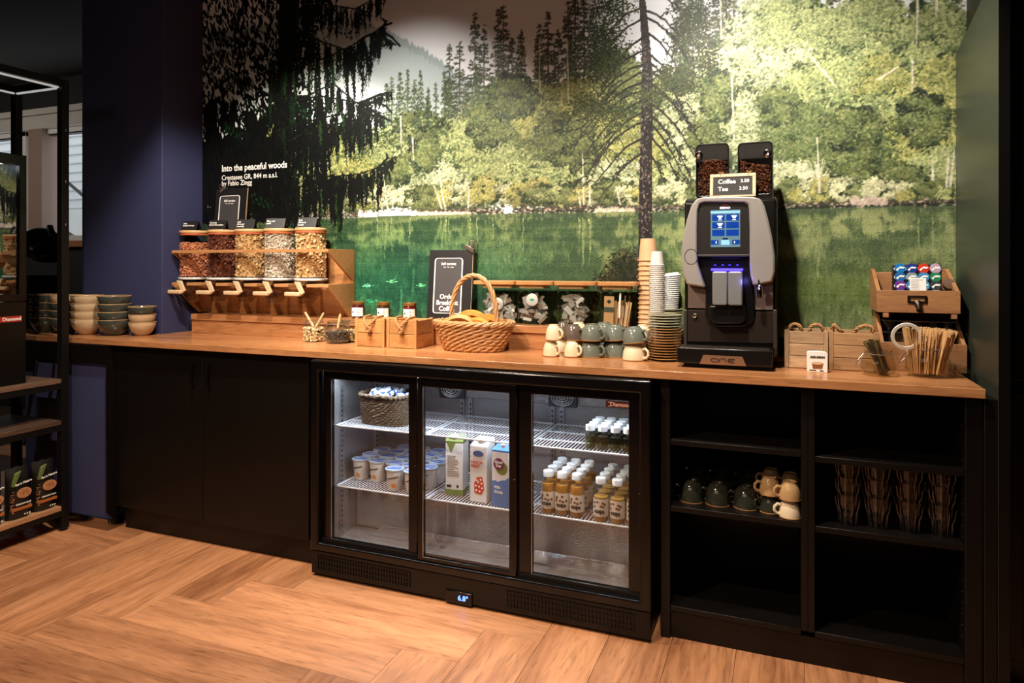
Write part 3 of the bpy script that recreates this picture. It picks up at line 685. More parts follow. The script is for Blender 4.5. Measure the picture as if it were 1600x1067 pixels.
c2 = T('open_cabinet', 'black open-fronted base cabinet of shelves for cups and glasses', 'cabinet', ((xa + xe) / 2, CY, 0))
P('side', MB().box(xa + .030, xb, CY, 2.79, 0, .860), BLK, c2, world=True, bev=.002)
P('divider', MB().box(xc, (xc + xd) / 2 - .0006, CY, 2.79, .105, .860), BLK, c2, world=True, bev=.001)
P('divider', MB().box((xc + xd) / 2 + .0006, xd, CY, 2.79, .105, .860), BLK, c2, world=True, bev=.001)
P('side', MB().box(xe, .5275, CY, 2.79, 0, .860), BLK, c2, world=True, bev=.002)
P('filler', MB().box(.528, .560, CY - .01, 2.79, 0, .858), BLK, c2, world=True, bev=.002)
P('back', MB().box(xb, xe, 2.765, 2.79, .105, .860), BLK, c2, world=True)
P('plinth', MB().box(xb, xe, CY + .012, CY + .03, 0, .0845), BLK, c2, world=True)
SHELFZ = []
for a, b, ys, x in ((xb, xc, (687, 791, 947), 1054), (xd, xe, (713, 822, 987), 1275)):
    zs = [gZ(x, y, CY + .004) for y in ys]; SHELFZ.append(zs)
    for i, z in enumerate(zs):
        P('shelf' if i < 2 else 'bottom', MB().box(a + .0008, b - .0008, CY + .004, 2.764, z - .018, z), BLK, c2, world=True, bev=.001)
for X in (xb + .0004, xe - .0004):
    pm2 = MB()
    for k in range(20): pm2.blob((X, CY + .03, .16 + k * .032), (.0014, .003, .003))
    P('shelf_pin_hole', pm2, pbr('pin_hole_nickel', '6a625a', .4, .8), c2, world=True, kind='stuff')

# ---------------------------------------------------------------- three-door glass fridge under the worktop
FY = 2.234
fx0, fx1 = gX(484.5, FY), gX(1017, FY)
FZ1 = .858
fr = T('glass_door_fridge', 'black three-door back bar fridge with sliding glass doors, lit inside', 'fridge', ((fx0 + fx1) / 2, FY, 0))
PK = dict(parent=fr, world=True)
ix0, ix1, iy0, iy1, iz0, iz1 = fx0 + .055, fx1 - .055, 2.30, 2.70, .125, .815
STUC = pbr('embossed_aluminium', 'b4b3b4', .27, .72, bump=(170, 1.0))
P('cabinet_shell', MB().box(fx0 + .006, fx0 + .03, 2.262, 2.76, .012, FZ1).box(fx1 - .03, fx1 - .006, 2.262, 2.76, .012, FZ1).box(fx0 + .03, fx1 - .03, 2.262, 2.76, FZ1 - .02, FZ1).box(fx0 + .03, fx1 - .03, 2.74, 2.76, .012, FZ1 - .02).box(fx0 + .03, fx1 - .03, 2.262, 2.74, .012, .03), BLK, **PK)
P('liner', MB().box(fx0 + .031, ix0, 2.30, 2.739, .031, FZ1 - .021).box(ix1, fx1 - .031, 2.30, 2.739, .031, FZ1 - .021).box(ix0, ix1, iy1, 2.739, .031, FZ1 - .021).box(ix0, ix1, 2.30, iy1, .031, iz0).box(ix0, ix1, 2.30, iy1, iz1, FZ1 - .021), STUC, **PK)
P('air_duct', MB().box(ix0 + .12, ix1 - .002, 2.655, iy1 - .001, .668, iz1 - .001), STUC, bev=.004, **PK)
P('compressor_step', MB().box(ix0 + .0005, ix1 - .0005, 2.470, 2.699, iz0 + .0005, .322), STUC, bev=.004, **PK)
P('drip_tray', MB().prism([(2.40, iz0 + .001), (2.468, iz0 + .001), (2.468, iz0 + .020), (2.45, iz0 + .006), (2.40, iz0 + .006)], 'x', ix0 + .12, ix1 - .02), STUC, **PK)
GRD = pbr('fan_grey_plastic', '4a4c50', .4)
for xc_, nm in ((gX(706, 2.64), 0), (gX(879, 2.64), 1)):
    f = P('fan', MB().box(xc_ - .06, xc_ + .06, 2.636, 2.6545, .662, .742), GRD, bev=.004, **PK)
    g = MB()
    for r in (.012, .024, .036, .046): g.tube([(xc_ + r * math.cos(a), 2.632, .702 + r * .72 * math.sin(a)) for a in np.linspace(0, 2 * PI, 24)[:-1]], .0017, 5, closed=True)
    for a in (0, PI / 2): g.tube([(xc_ - .05 * math.cos(a), 2.631, .702 - .036 * math.sin(a)), (xc_ + .05 * math.cos(a), 2.631, .702 + .036 * math.sin(a))], .0015, 5)
    P('fan_guard', g, STEEL, f, world=True)
ALU = pbr('shelf_rail_zinc', 'b8babd', .35, .9)
railx = [ix0 + .004, gX(742, iy1) if False else ix0 + (ix1 - ix0) / 3, ix0 + 2 * (ix1 - ix0) / 3, ix1 - .004]
for X in railx[1:3]:
    for dx in (-.020, .020):
        rl = P('shelf_rail', MB().box(X + dx - .010, X + dx + .010, 2.692, 2.6995, .33, .66), ALU, **PK)
        g = MB()
        for k in range(15): g.box(X + dx - .003, X + dx + .003, 2.690, 2.6925, .34 + k * .0205, .349 + k * .0205)
        P('slot', g, INK, rl, world=True, kind='stuff')
for X, s in ((ix0, 1), (ix1, -1)):
    for Y in (2.36, 2.62):
        rl = P('shelf_rail', MB().box(min(X, X + s * .006), max(X, X + s * .006), Y - .010, Y + .010, .15, .74), ALU, **PK)
        g = MB()
        for k in range(28): g.box(min(X + s * .0055, X + s * .008), max(X + s * .0055, X + s * .008), Y - .003, Y + .003, .16 + k * .0205, .169 + k * .0205)
        P('slot', g, INK, rl, world=True, kind='stuff')
WIRE = pbr('white_coated_wire', 'e6e9ee', .35)
SH = []
third = (ix1 - ix0) / 3
for z in (.342, .586):
    for k in range(3):
        a, b = ix0 + k * third + .010, ix0 + (k + 1) * third - .006
        g = MB()
        ring = [(a, 2.315, z), (b, 2.315, z), (b, 2.665, z), (a, 2.665, z)]
        g.tube(ring, .0035, 6, closed=True)
        for yy_ in (2.43, 2.55): g.tube([(a, yy_, z - .003), (b, yy_, z - .003)], .003, 6)
        n = int((b - a) / .0130)
        for i in range(1, n): X = a + (b - a) * i / n; g.tube([(X, 2.315, z + .003), (X, 2.665, z + .003)], .0013, 4, caps=False)
        P('wire_shelf', g, WIRE, **PK)
SHL = [.3476, .5916]
# face frame, sliding doors
P('face_frame', MB().strip([(fx0, .105), (fx1, .105), (fx1, FZ1), (fx0, FZ1)], [(fx0 + .038, .135), (fx1 - .038, .135), (fx1 - .038, FZ1 - .042), (fx0 + .038, FZ1 - .042)], 'y', FY, 2.262, closed=True), BLKG, bev=.006, **PK)
P('track', MB().box(fx0 + .0385, fx1 - .0385, 2.256, 2.2615, .1355, .150).box(fx0 + .0385, fx1 - .0385, 2.2755, 2.281, .1355, .150), BLKM, **PK)
DGL = glass('cooler_glass', (.93, .945, .96), .015, 1.85)
doors = [((505, 518), (638, 652), 2.2625), ((652, 661), (795, 807), 2.2425), ((806, 831), (982, 1004), 2.2625)]
dy = [2.274, 2.258, 2.274]
for i, ((xa_, ga), (gb, xb_), _) in enumerate(doors):
    y0 = dy[i] - .012; y1 = dy[i] + .010
    A, B = gX(xa_, y0), gX(xb_, y0); C, D = gX(ga, y0), gX(gb, y0); z0, z1 = .137, FZ1 - .044
    zg0, zg1 = gZ(ga, (856, 889, 904)[i], y0), gZ(ga, (593, 607, 616)[i], y0)
    zg0, zg1 = .150, .782
    d = P('sliding_door', MB().strip([(A, z0), (B, z0), (B, z1), (A, z1)], [(C, zg0), (D, zg0), (D, zg1), (C, zg1)], 'y', y0, y1, closed=True), BLKG, bev=.003, label=('left sliding door with black frame', 'middle sliding door with black frame', 'right sliding door with black frame')[i], **PK)
    P('glass_pane', MB().box(C - .004, D + .004, dy[i] - .003, dy[i] + .001, zg0 - .004, zg1 + .004), DGL, d, world=True)
    e = MB().box(C - .0015, C + .001, y0 - .0012, y0 + .001, zg0, zg1)
    P('edge_strip', e, pbr('aluminium_edge', 'b9b9b9', .3, 1.), d, world=True)
    P('screw', MB().lathe([(0, -.001), (.004, -.001), (.004, .001), (0, .001)], 10, (B - .008, y0 - .001, .48)), STEEL, d, world=True)
# maker's badge seen through the right door
X_, Z_ = atY(964, 632, dy[2] - .004)
bd = P('badge', MB().box(X_ - .038, X_ + .038, dy[2] - .0052, dy[2] - .0035, Z_ - .011, Z_ + .011), pbr('dark_red_badge', '4a1a18', .4), **PK)
text('Diamond', .019, pbr('badge_pink_letters', 'e9b7a8', .5), bd, (X_ + .012, dy[2] - .0056, Z_), world=True, bold=.0004)
P('badge_mark', MB().tube([(X_ - .026 + .006 * math.cos(a), dy[2] - .0056, Z_ + .007 * math.sin(a)) for a in np.linspace(-2.2, 2.2, 12)], .001, 5), pbr('badge_pink_letters', 'e9b7a8', .5), bd, world=True)
# ventilation plinth
gp = P('grille_panel', MB().box(fx0 + .002, fx1 - .002, 2.24, 2.262, .012, .1035), BLK, bev=.003, **PK)
for (xa_, xb_) in ((497, 640), (792, 990)):
    g = MB(); A, B = gX(xa_, 2.24), gX(xb_, 2.24); n = int((B - A) / .0125)
    for r in range(4): g.box(A, B, 2.2365, 2.2398, .030 + r * .018, .0335 + r * .018)
    for i in range(n + 1): X = A + (B - A) * i / n; g.box(X - .0022, X + .0022, 2.2362, 2.2398, .030, .0875)
    P('grille', g, BLKM, gp, world=True, kind='stuff')
X_, Z_ = atY(717, 934, 2.236)
dp = P('thermostat', MB().box(X_ - .055, X_ + .052, 2.233, 2.2398, Z_ - .022, Z_ + .022), BLKG, bev=.002, **PK)
text('6.8°', .026, pbr('blue_digits', '3a55ff', .4, emit=('4a6cff', 6.)), dp, (X_ + .018, 2.2322, Z_ + .001), world=True, bold=.0004)
for X in (fx0 + .04, fx1 - .04): P('foot', MB().lathe([(0, 0), (.018, 0), (.018, .012), (0, .012)], 12, (X, 2.30, 0)), BLKM, **PK)
P('led_strip', MB().box(ix0 + .02, ix1 - .02, 2.303, 2.309, iz1 - .008, iz1 - .0005), pbr('led_white', 'eef4ff', .5, emit=('dfeaff', 5.)), **PK)
area('fridge_led', ((ix0 + ix1) / 2, 2.315, iz1 - .012), (math.radians(-28), 0, 0), ix1 - ix0 - .06, .012, 11, (.80, .90, 1.0))

# --- contents: woven basket with foil packs
WKD = pbr('dark_seagrass', '5c4936', .8, var=(60, .45), bump=(300, .6))


def rope_ring(mb, c, rx, ry, z, r, amp=.0, ph=0., n=90, k=22, strands=2, sides=5, zw=.0, m=0, p=2.):
    for s in range(strands):
        pts = []
        for i in range(n):
            a = 2 * PI * i / n; tw = k * a + ph + s * 2 * PI / strands
            ca, sa = math.cos(a), math.sin(a); ex = 2. / p
            X = rx * math.copysign(abs(ca) ** ex, ca); Y = ry * math.copysign(abs(sa) ** ex, sa); nr = math.hypot(X, Y) or 1
            rr = 1 + (r * .8 * math.cos(tw)) / nr
            pts.append((c[0] + X * rr, c[1] + Y * rr, c[2] + z + r * .8 * math.sin(tw) + zw * math.sin(3 * a)))
        mb.tube(pts, r, sides, closed=True, m=m)


bx, by = on(606, 668, SHL[1], .10)
bx = gX(607, by)
bk = T('seagrass_basket', 'dark woven seagrass basket on the top left fridge shelf', 'basket', (bx, by, SHL[1]))
g = MB()
for i in range(12): rope_ring(g, (0, 0, 0), .100 + i * .0008, .070 + i * .0006, .005 + i * .0092, .0042, n=80, k=26, ph=i * .9 + (PI if i % 2 else 0), strands=2, sides=4, p=3.2)
P('weave', g, WKD, bk)
P('rim', (lambda m_: (rope_ring(m_, (0, 0, 0), .112, .080, .116, .0055, k=30, strands=2, sides=5, p=3.2), m_)[1])(MB()), WKD, bk)
P('lining', MB().lathe([(0, .003), (.80, .003), (.9, .11), (.86, .11), (.76, .006), (0, .006)], 20, sx=.112, sy=.078), pbr('dark_weave_inside', '3a3026', .9), bk)
FOIL = pbr('white_foil_pack', 'e8ecf2', .3, .1); BLU = pbr('blue_print', '2a55c0', .5)
pk0 = None; n = 0
for i in range(26):
    a = rnd.uniform(0, 2 * PI); r = math.sqrt(rnd.random()); h = .108 + .022 * (1 - r) + rnd.uniform(0, .012)
    loc = (bx + r * .080 * math.cos(a), by + r * .052 * math.sin(a), SHL[1] + h); rot = (rnd.uniform(-.7, .7), rnd.uniform(-.7, .7), rnd.uniform(0, 6))
    if pk0 is None:
        pk0 = T('creamer_pack', 'small white and blue foil pack heaped in the fridge basket', 'packet', loc, rot=rot, group='foil packs in the fridge basket')
        P('pouch', MB().prism([(-.017, -.012), (.017, -.012), (.020, 0), (.017, .012), (-.017, .012), (-.020, 0)], 'z', -.006, .006), FOIL, pk0, bev=.002)
        P('print', MB().prism([(-.006, -.012), (.005, -.012), (.010, .012), (-.001, .012)], 'z', -.0064, .0064), BLU, pk0)
    else: dup(pk0, loc, rot=rot)

# --- yogurt cups
YG = pbr('yogurt_tub_white', 'e3e1dd', .4); ORG = pbr('orange_print', 'e2893a', .5); LID = pbr('blue_white_foil', 'c9d8ec', .3, .3)


def yogurt(loc, label, group):
    t = T('yogurt_cup', label, 'yogurt', loc, rz=rnd.uniform(-.3, .3), group=group)
    P('tub', MB().lathe([(0, 0), (.026, 0), (.028, .004), (.034, .076), (.037, .078), (.037, .081), (0, .081)], 20), YG, t)
    l = P('foil_lid', MB().lathe([(0, .0812), (.0385, .0812), (.0385, .083), (.034, .0838), (.030, .0830), (0, .0830)], 20), LID, t)
    P('print', MB().box(-.03, .03, -.012, -.004, .0832, .0840).box(-.02, .024, .008, .014, .0832, .0840), BLU, l)
    P('orange_spot', MB().lathe([(0, .0), (.009, .0), (.0095, .001), (0, .0015)], 14), ORG, t, loc=(.004, -.0285, .022), rot=(PI / 2 + .1, 0, 0))
    P('swoosh', MB().tube([(-.02, -.0272, .046), (-.008, -.0335, .052), (.008, -.0335, .054), (.022, -.0265, .058)], .0018, 5), INK, t)
    return t


yx, yy_ = on(628, 779, SHL[0], 0)
fy = 2.375
ycols = [(gX(573, 2.45), 2.44), (gX(601, 2.42), 2.41)]
y0 = None; npos = []
for r in range(4):
    for c in range(5):
        X = gX(567, 2.43) + c * .0795 + (rnd.uniform(-.003, .003)); Y = 2.420 + r * .0755 + rnd.uniform(-.003, .003)
        if r == 3 and c == 0: continue
        npos.append((X, Y, r, c))
ROWN = ['nearest the door', 'second from the door', 'third from the door', 'at the back']; COLN = ['leftmost', 'second from the left', 'third from the left', 'fourth from the left', 'fifth from the left']
LY = 'white yogurt cup in the fridge block, row nearest the door, leftmost'
for X, Y, r, c in npos:
    if y0 is None: y0 = yogurt((X, Y, SHL[0]), LY, 'yogurt cups in the block'); yf = y0
    else: dup(y0, (X, Y, SHL[0]), rz=rnd.uniform(-.35, .35), label=f'white yogurt cup in the fridge block, row {ROWN[r]}, {COLN[c]}')
for x, lb in ((617, 'front yogurt cup standing alone before the block of yogurt cups'), (646, 'front yogurt cup half hidden behind the door frame')):
    dup(y0, (gX(x, 2.352), 2.352, SHL[0]), rz=.2, label=lb, group='yogurt cups in front of the block')


# --- cartons
def carton(name, x, yb, base_col, label, w=.070, d=.070, h=.200, rz=0., gable=False, Y=2.36):
    X = gX(x, Y)
    t = T(name, label, 'carton', (X, Y + d / 2, SHL[0]), rz=rz)
    P('box', MB().box(-w / 2, w / 2, -d / 2, d / 2, 0, h), base_col, t, bev=.002)
    return t


PAPW = pbr('carton_white', 'dedad6', .45); GRNC = pbr('carton_green', '6f7f3a', .5); RED = pbr('carton_red', 'c5402c', .5); PBL = pbr('carton_blue', '5578b0', .5); PUR = pbr('carton_purple', '6b2348', .5)
c_ = carton('milk_carton', 708, 775, PAPW, 'milk carton with green folded top, leftmost of the cartons in the fridge', Y=2.372, rz=.12)
P('folded_top', MB().prism([(-.035, .2003), (.035, .2003), (.0355, .208), (0, .232), (-.0355, .208)], 'x', -.036, .036), GRNC, c_, bev=.001)
P('cap', MB().lathe([(0, 0), (.012, 0), (.012, .012), (0, .012)], 16), WHT, c_, loc=(-.004, -.018, .2195), rot=(.7, 0, 0))
P('green_base', MB().box(-.0354, .0354, -.0354, .0354, .001, .022), GRNC, c_)
P('green_flap', MB().prism([(-.030, .2), (.004, .2), (-.012, .165)], 'y', -.0362, -.0352), GRNC, c_)
g = MB()
for i in range(11): g.box(-.028, -.028 + rnd.uniform(.03, .048), -.0361, -.0352, .075 + i * .0075, .0775 + i * .0075)
P('small_print', g, pbr('grey_print', '8a8078', .6), c_, kind='stuff')
P('barcode', MB().box(-.030, -.012, -.0361, -.0352, .030, .040).box(.010, .018, -.0361, -.0352, .030, .040), INK, c_)
c_ = carton('milk_carton', 748, 785, PAPW, 'white milk carton with a red spotted jug, middle of the cartons in the fridge', Y=2.335, rz=-.05)
P('sloped_top', MB().prism([(-.035, .2003), (.035, .2003), (.035, .232), (-.035, .210)], 'x', -.035, .035), WHT, c_, bev=.001)
P('cap', MB().lathe([(0, 0), (.015, 0), (.016, .003), (.0145, .014), (0, .014)], 20), WHT, c_, loc=(0, -.006, .221), rot=(.30, 0, 0))
P('blue_badge', MB().lathe([(0, 0), (1, 0), (1, .001), (0, .001)], 24, sx=.022, sy=.0115), pbr('badge_blue', '3c4f86', .5), c_, loc=(0, -.0352, .182), rot=(PI / 2, 0, 0))
text('HOCH', .016, RED, c_, (-.030, -.0362, .149), align='LEFT', bold=.0005); text('PAST', .016, RED, c_, (-.030, -.0362, .134), align='LEFT', bold=.0005)
jug = P('jug_picture', MB().prism([(-.016, .035), (.012, .030), (.024, .048), (.022, .075), (.016, .092), (.019, .098), (-.006, .094), (-.017, .070)], 'y', -.0362, -.0352), RED, c_)
g = MB()
for x, z in ((-.008, .045), (.006, .042), (.016, .055), (-.010, .062), (.004, .060), (.014, .072), (0, .076), (-.006, .082), (.010, .086)): g.prism([(x + .0035 * math.cos(a), z + .0035 * math.sin(a)) for a in np.linspace(0, 2 * PI, 9)[:-1]], 'y', -.0368, -.0361)
P('spots', g, WHT, jug)
c_ = carton('milk_carton', 783, 791, PAPW, 'white and blue milk drink carton, rightmost of the cartons in the fridge', Y=2.322, rz=-.10)
P('blue_print', MB().prism([(-.0353, .001), (.0353, .001), (.0353, .112), (.02, .100), (.006, .098), (-.010, .090), (-.020, .095), (-.0353, .092)], 'y', -.0362, -.0350), PBL, c_)
P('sloped_top', MB().prism([(-.035, .2003), (.035, .2003), (.035, .226), (-.035, .208)], 'x', -.035, .035), pbr('carton_top_blue', '4d84d0', .5), c_, bev=.001)
P('cap', MB().lathe([(0, 0), (.014, 0), (.0135, .012), (0, .012)], 18), WHT, c_, loc=(.0, -.004, .2165), rot=(.3, 0, 0))
P('green_spot', MB().lathe([(0, 0), (.024, 0), (.024, .0008), (0, .0008)], 22), GRNC, c_, loc=(.006, -.0352, .142), rot=(PI / 2, 0, 0))
P('purple_spot', MB().lathe([(0, 0), (.022, 0), (.022, .0016), (0, .0016)], 22), PUR, c_, loc=(-.006, -.0353, .156), rot=(PI / 2, 0, 0))
text('Good', .014, WHT, c_, (-.006, -.0375, .163), bold=.0004); text('Day', .014, WHT, c_, (-.006, -.0375, .150), bold=.0004)
text('Milk', .015, WHT, c_, (-.024, -.0368, .070), align='LEFT', bold=.0003); text('Drink', .015, WHT, c_, (-.024, -.0368, .053), align='LEFT', bold=.0003)
dup(c_, (gX(792, 2.40) + .03, 2.48, SHL[0]), rz=.1, label='milk drink carton standing behind the white and blue one')

# --- juice bottles and little jars
CAPW = pbr('white_cap', 'dcdcdc', .4); JUI = pbr('orange_juice', 'a06e30', .35, spec=.4); JUI2 = pbr('pale_juice', 'ab8444', .35); LBW = pbr('bottle_label', 'd2c3b0', .5); LBB = pbr('label_brown', '6e3a1e', .5)
BGL = glass('bottle_glass', (.98, .97, .93), ior=1.45)


def bottle(loc, label, group, juice, fill=.105):
    t = T('juice_bottle', label, 'bottle', loc, group=group)
    pr = [(0, 0), (.024, 0), (.026, .004), (.026, .095), (.023, .112), (.0165, .124), (.0165, .134)]
    P('bottle', MB().lathe(pr, 20), BGL, t)
    fp = [(r * .93, z + .001) for r, z in pr if z < fill] + [(np.interp(fill, [p[1] for p in pr], [p[0] for p in pr]) * .92, fill), (0, fill)]
    P('juice', MB().lathe(fp, 20), juice, t)
    P('cap', MB().lathe([(.0, .128), (.0185, .128), (.0185, .146), (.017, .148), (0, .148)], 20), CAPW, t)
    l = P('label', MB().lathe([(.0263, .018), (.0267, .018), (.0267, .078), (.0263, .078)], 20), LBW, t)
    g = MB()
    for i in range(7): a = rnd.uniform(-2.4, -.6); z = rnd.uniform(.048, .074); g.blob((.0267 * math.cos(a), .0267 * math.sin(a), z), (.006, .0012, .005), Matrix.Rotation(a + PI / 2, 3, 'Z'))
    P('fruit_print', g, LBB, l)
    text('cups', .019, INK, l, (0.002, -.0272, .038), bold=.0009)
    return t


sx_ = .0545
bz = SHL[0]
b0 = None
Xl = gX(855, 2.335)
for c in range(3):
    for r in range(4):
        loc = (Xl + c * sx_ + rnd.uniform(-.001, .001), 2.345 + r * .056, bz)
        if b0 is None: b0 = bottle(loc, 'orange juice bottle at the left front corner of the left block', 'orange juice bottles in the left block', JUI)
        else: dup(b0, loc, rz=rnd.uniform(-.2, .2), label=f'orange juice bottle in the left block, {COLN[c]}, {ROWN[r]}')
Xr = gX(938, 2.325)
b1 = None
for c in range(2):
    for r in range(4):
        loc = (Xr + c * .0585 + r * .0012, 2.335 + r * .056, bz)
        if b1 is None: b1 = bottle(loc, 'bottle of settled pale juice at the front of the right block', None, JUI2, .084)
        else:
            lb = 'full pale juice bottle beside the settled one at the front of the right block' if (c, r) == (1, 0) else f'pale juice bottle in the right block, {COLN[c]} column, {ROWN[r]}'
            o = dup(b1, loc, rz=rnd.uniform(-.2, .2), label=lb)
            if (c, r) != (1, 0): o['group'] = 'pale juice bottles at the back'
dup(b1, (Xr + .117, 2.333, bz), label='pale juice bottle half hidden by the right door frame')
WAT = pbr('pale_syrup', '8b8a66', .3)


def vial(loc, label, group):
    t = T('small_bottle', label, 'bottle', loc, group=group)
    P('bottle', MB().lathe([(0, 0), (.019, 0), (.020, .003), (.020, .050), (.014, .062), (.014, .070)], 18), BGL, t)
    P('drink', MB().lathe([(0, .002), (.018, .002), (.018, .046), (0, .046)], 16), glass('drink_tint', (.62, .63, .50), .1, 1.33), t)
    P('cap', MB().lathe([(0, .064), (.0165, .064), (.0165, .082), (0, .083)], 18), CAPW, t)
    return t


v0 = None; Xv = gX(922, 2.335)
for c in range(4):
    for r in range(4):
        loc = (Xv + c * .0445 + rnd.uniform(-.001, .001), 2.342 + r * .044, SHL[1])
        if v0 is None: v0 = vial(loc, 'small white-capped bottle on the top fridge shelf, leftmost, nearest the door', 'small white-capped bottles on the top fridge shelf')
        else: dup(v0, loc, label=f'small white-capped bottle on the top fridge shelf, {COLN[c]}, {ROWN[r]}')

# ---------------------------------------------------------------- cereal dispensers on the left
DX0, DX1, DY0, DY1 = -2.878, -1.925, 2.589, 2.785
st = T('dispenser_stand', 'birch plywood two-tier wall stand holding five cereal dispensers', 'stand', ((DX0 + DX1) / 2, 2.70, RZ))
SK = dict(parent=st, world=True)
P('back_panel', MB().box(DX0, DX1, 2.782, 2.796, RZ, 1.308), PINE, **SK)
for X in (DX0, DX1 - .012):
    P('upper_side', MB().prism([(DY0, 1.294), (DY0, 1.3075), (2.7815, 1.3075), (2.7815, 1.160)], 'x', X, X + .012), PINE, bev=.0006, **SK)
    P('lower_side', MB().prism([(DY0, 1.131), (DY0, 1.1455), (2.7815, 1.1455), (2.7815, RZ + .001), (2.755, RZ + .001)], 'x', X, X + .012), PINE, bev=.0006, **SK)
P('upper_rail', MB().box(DX0 + .0122, DX1 - .0122, DY0, DY0 + .022, 1.294, 1.308), PINE, bev=.0006, **SK)
cxs = [gX(x, 2.69) for x in (304.5, 348.5, 391.5, 437, 486)]
segs = [DX0 + .0122] + [v for c in cxs for v in (c - .052, c + .052)] + [DX1 - .0122]
for a, b in zip(segs[::2], segs[1::2]):
    if b - a > .004: P('lower_board', MB().box(a, b, DY0, DY0 + .075, 1.131, 1.145), PINE, bev=.0006, **SK)
P('lower_board', MB().box(DX0 + .0122, DX1 - .0122, 2.762, 2.7815, 1.131, 1.145), PINE, **SK)
P('shelf_under', MB().prism([(2.700, 1.118), (2.700, 1.126), (2.7815, RZ + .012), (2.7815, RZ + .002)], 'x', DX0 + .0122, DX1 - .0122), PINE, **SK)
ORNG = pbr('orange_seal', 'c0663a', .5); LIDW = wood('bamboo_lid', 'e4bd8c', 'c99a62', .45, 'X', 8, .8); CLR = glass('clear_acrylic', (.74, .73, .71), .03, 1.7); LEV = pbr('pale_lever', 'd9bd97', .45)
FROST = pbr('white_acrylic_collar', 'd8dad8', .25)
kinds = [('b5714e', 'd58d66', 'pinkish flakes', 1.345, ('Nuts', 'Crunch Honey')), ('5a2b1a', '8a4a2c', 'dark brown granola', 1.385, ('Granola', 'Dark Chocolate')),
         ('c49c6a', 'e2bd88', 'oat clusters', 1.385, ('Soft', 'Almond', 'crunchy')), ('bfae9a', 'f0e6d8', 'pale rolled oats', 1.385, ('Rice and', 'puffs')), ('c49a68', 'ecca98', 'golden loops', 1.385, ('Soft', 'Almond', 'Loops'))]


def flakes(r, z0, z1, n, sz, seed, top=True, flat=.35):
    g = MB(); R = random.Random(seed)
    for i in range(n):
        a = R.uniform(0, 2 * PI); z = R.uniform(z0, z1); rr = r - R.uniform(0, .003); s = sz * R.uniform(.7, 1.3)
        g.blob((rr * math.cos(a), rr * math.sin(a), z), (s, s * R.uniform(.5, .9), s * flat * R.uniform(.7, 1.6)), Matrix.Rotation(R.uniform(0, 6), 3, 'Z') @ Matrix.Rotation(R.uniform(0, 3), 3, 'X') @ Matrix.Rotation(R.uniform(0, 3), 3, 'Y'), m=R.randrange(2))
    if top:
        for i in range(n // 5):
            a = R.uniform(0, 2 * PI); q = r * math.sqrt(R.random()); s = sz * R.uniform(.7, 1.3)
            g.blob((q * math.cos(a), q * math.sin(a), z1 + R.uniform(-.002, .003)), (s, s * .7, s * flat), Matrix.Rotation(R.uniform(0, 3), 3, 'X'), m=R.randrange(2))
    g.lathe([(0, z0), (r - .005, z0), (r - .005, z1 - .002), (0, z1 - .001)], 24, m=2)
    return g


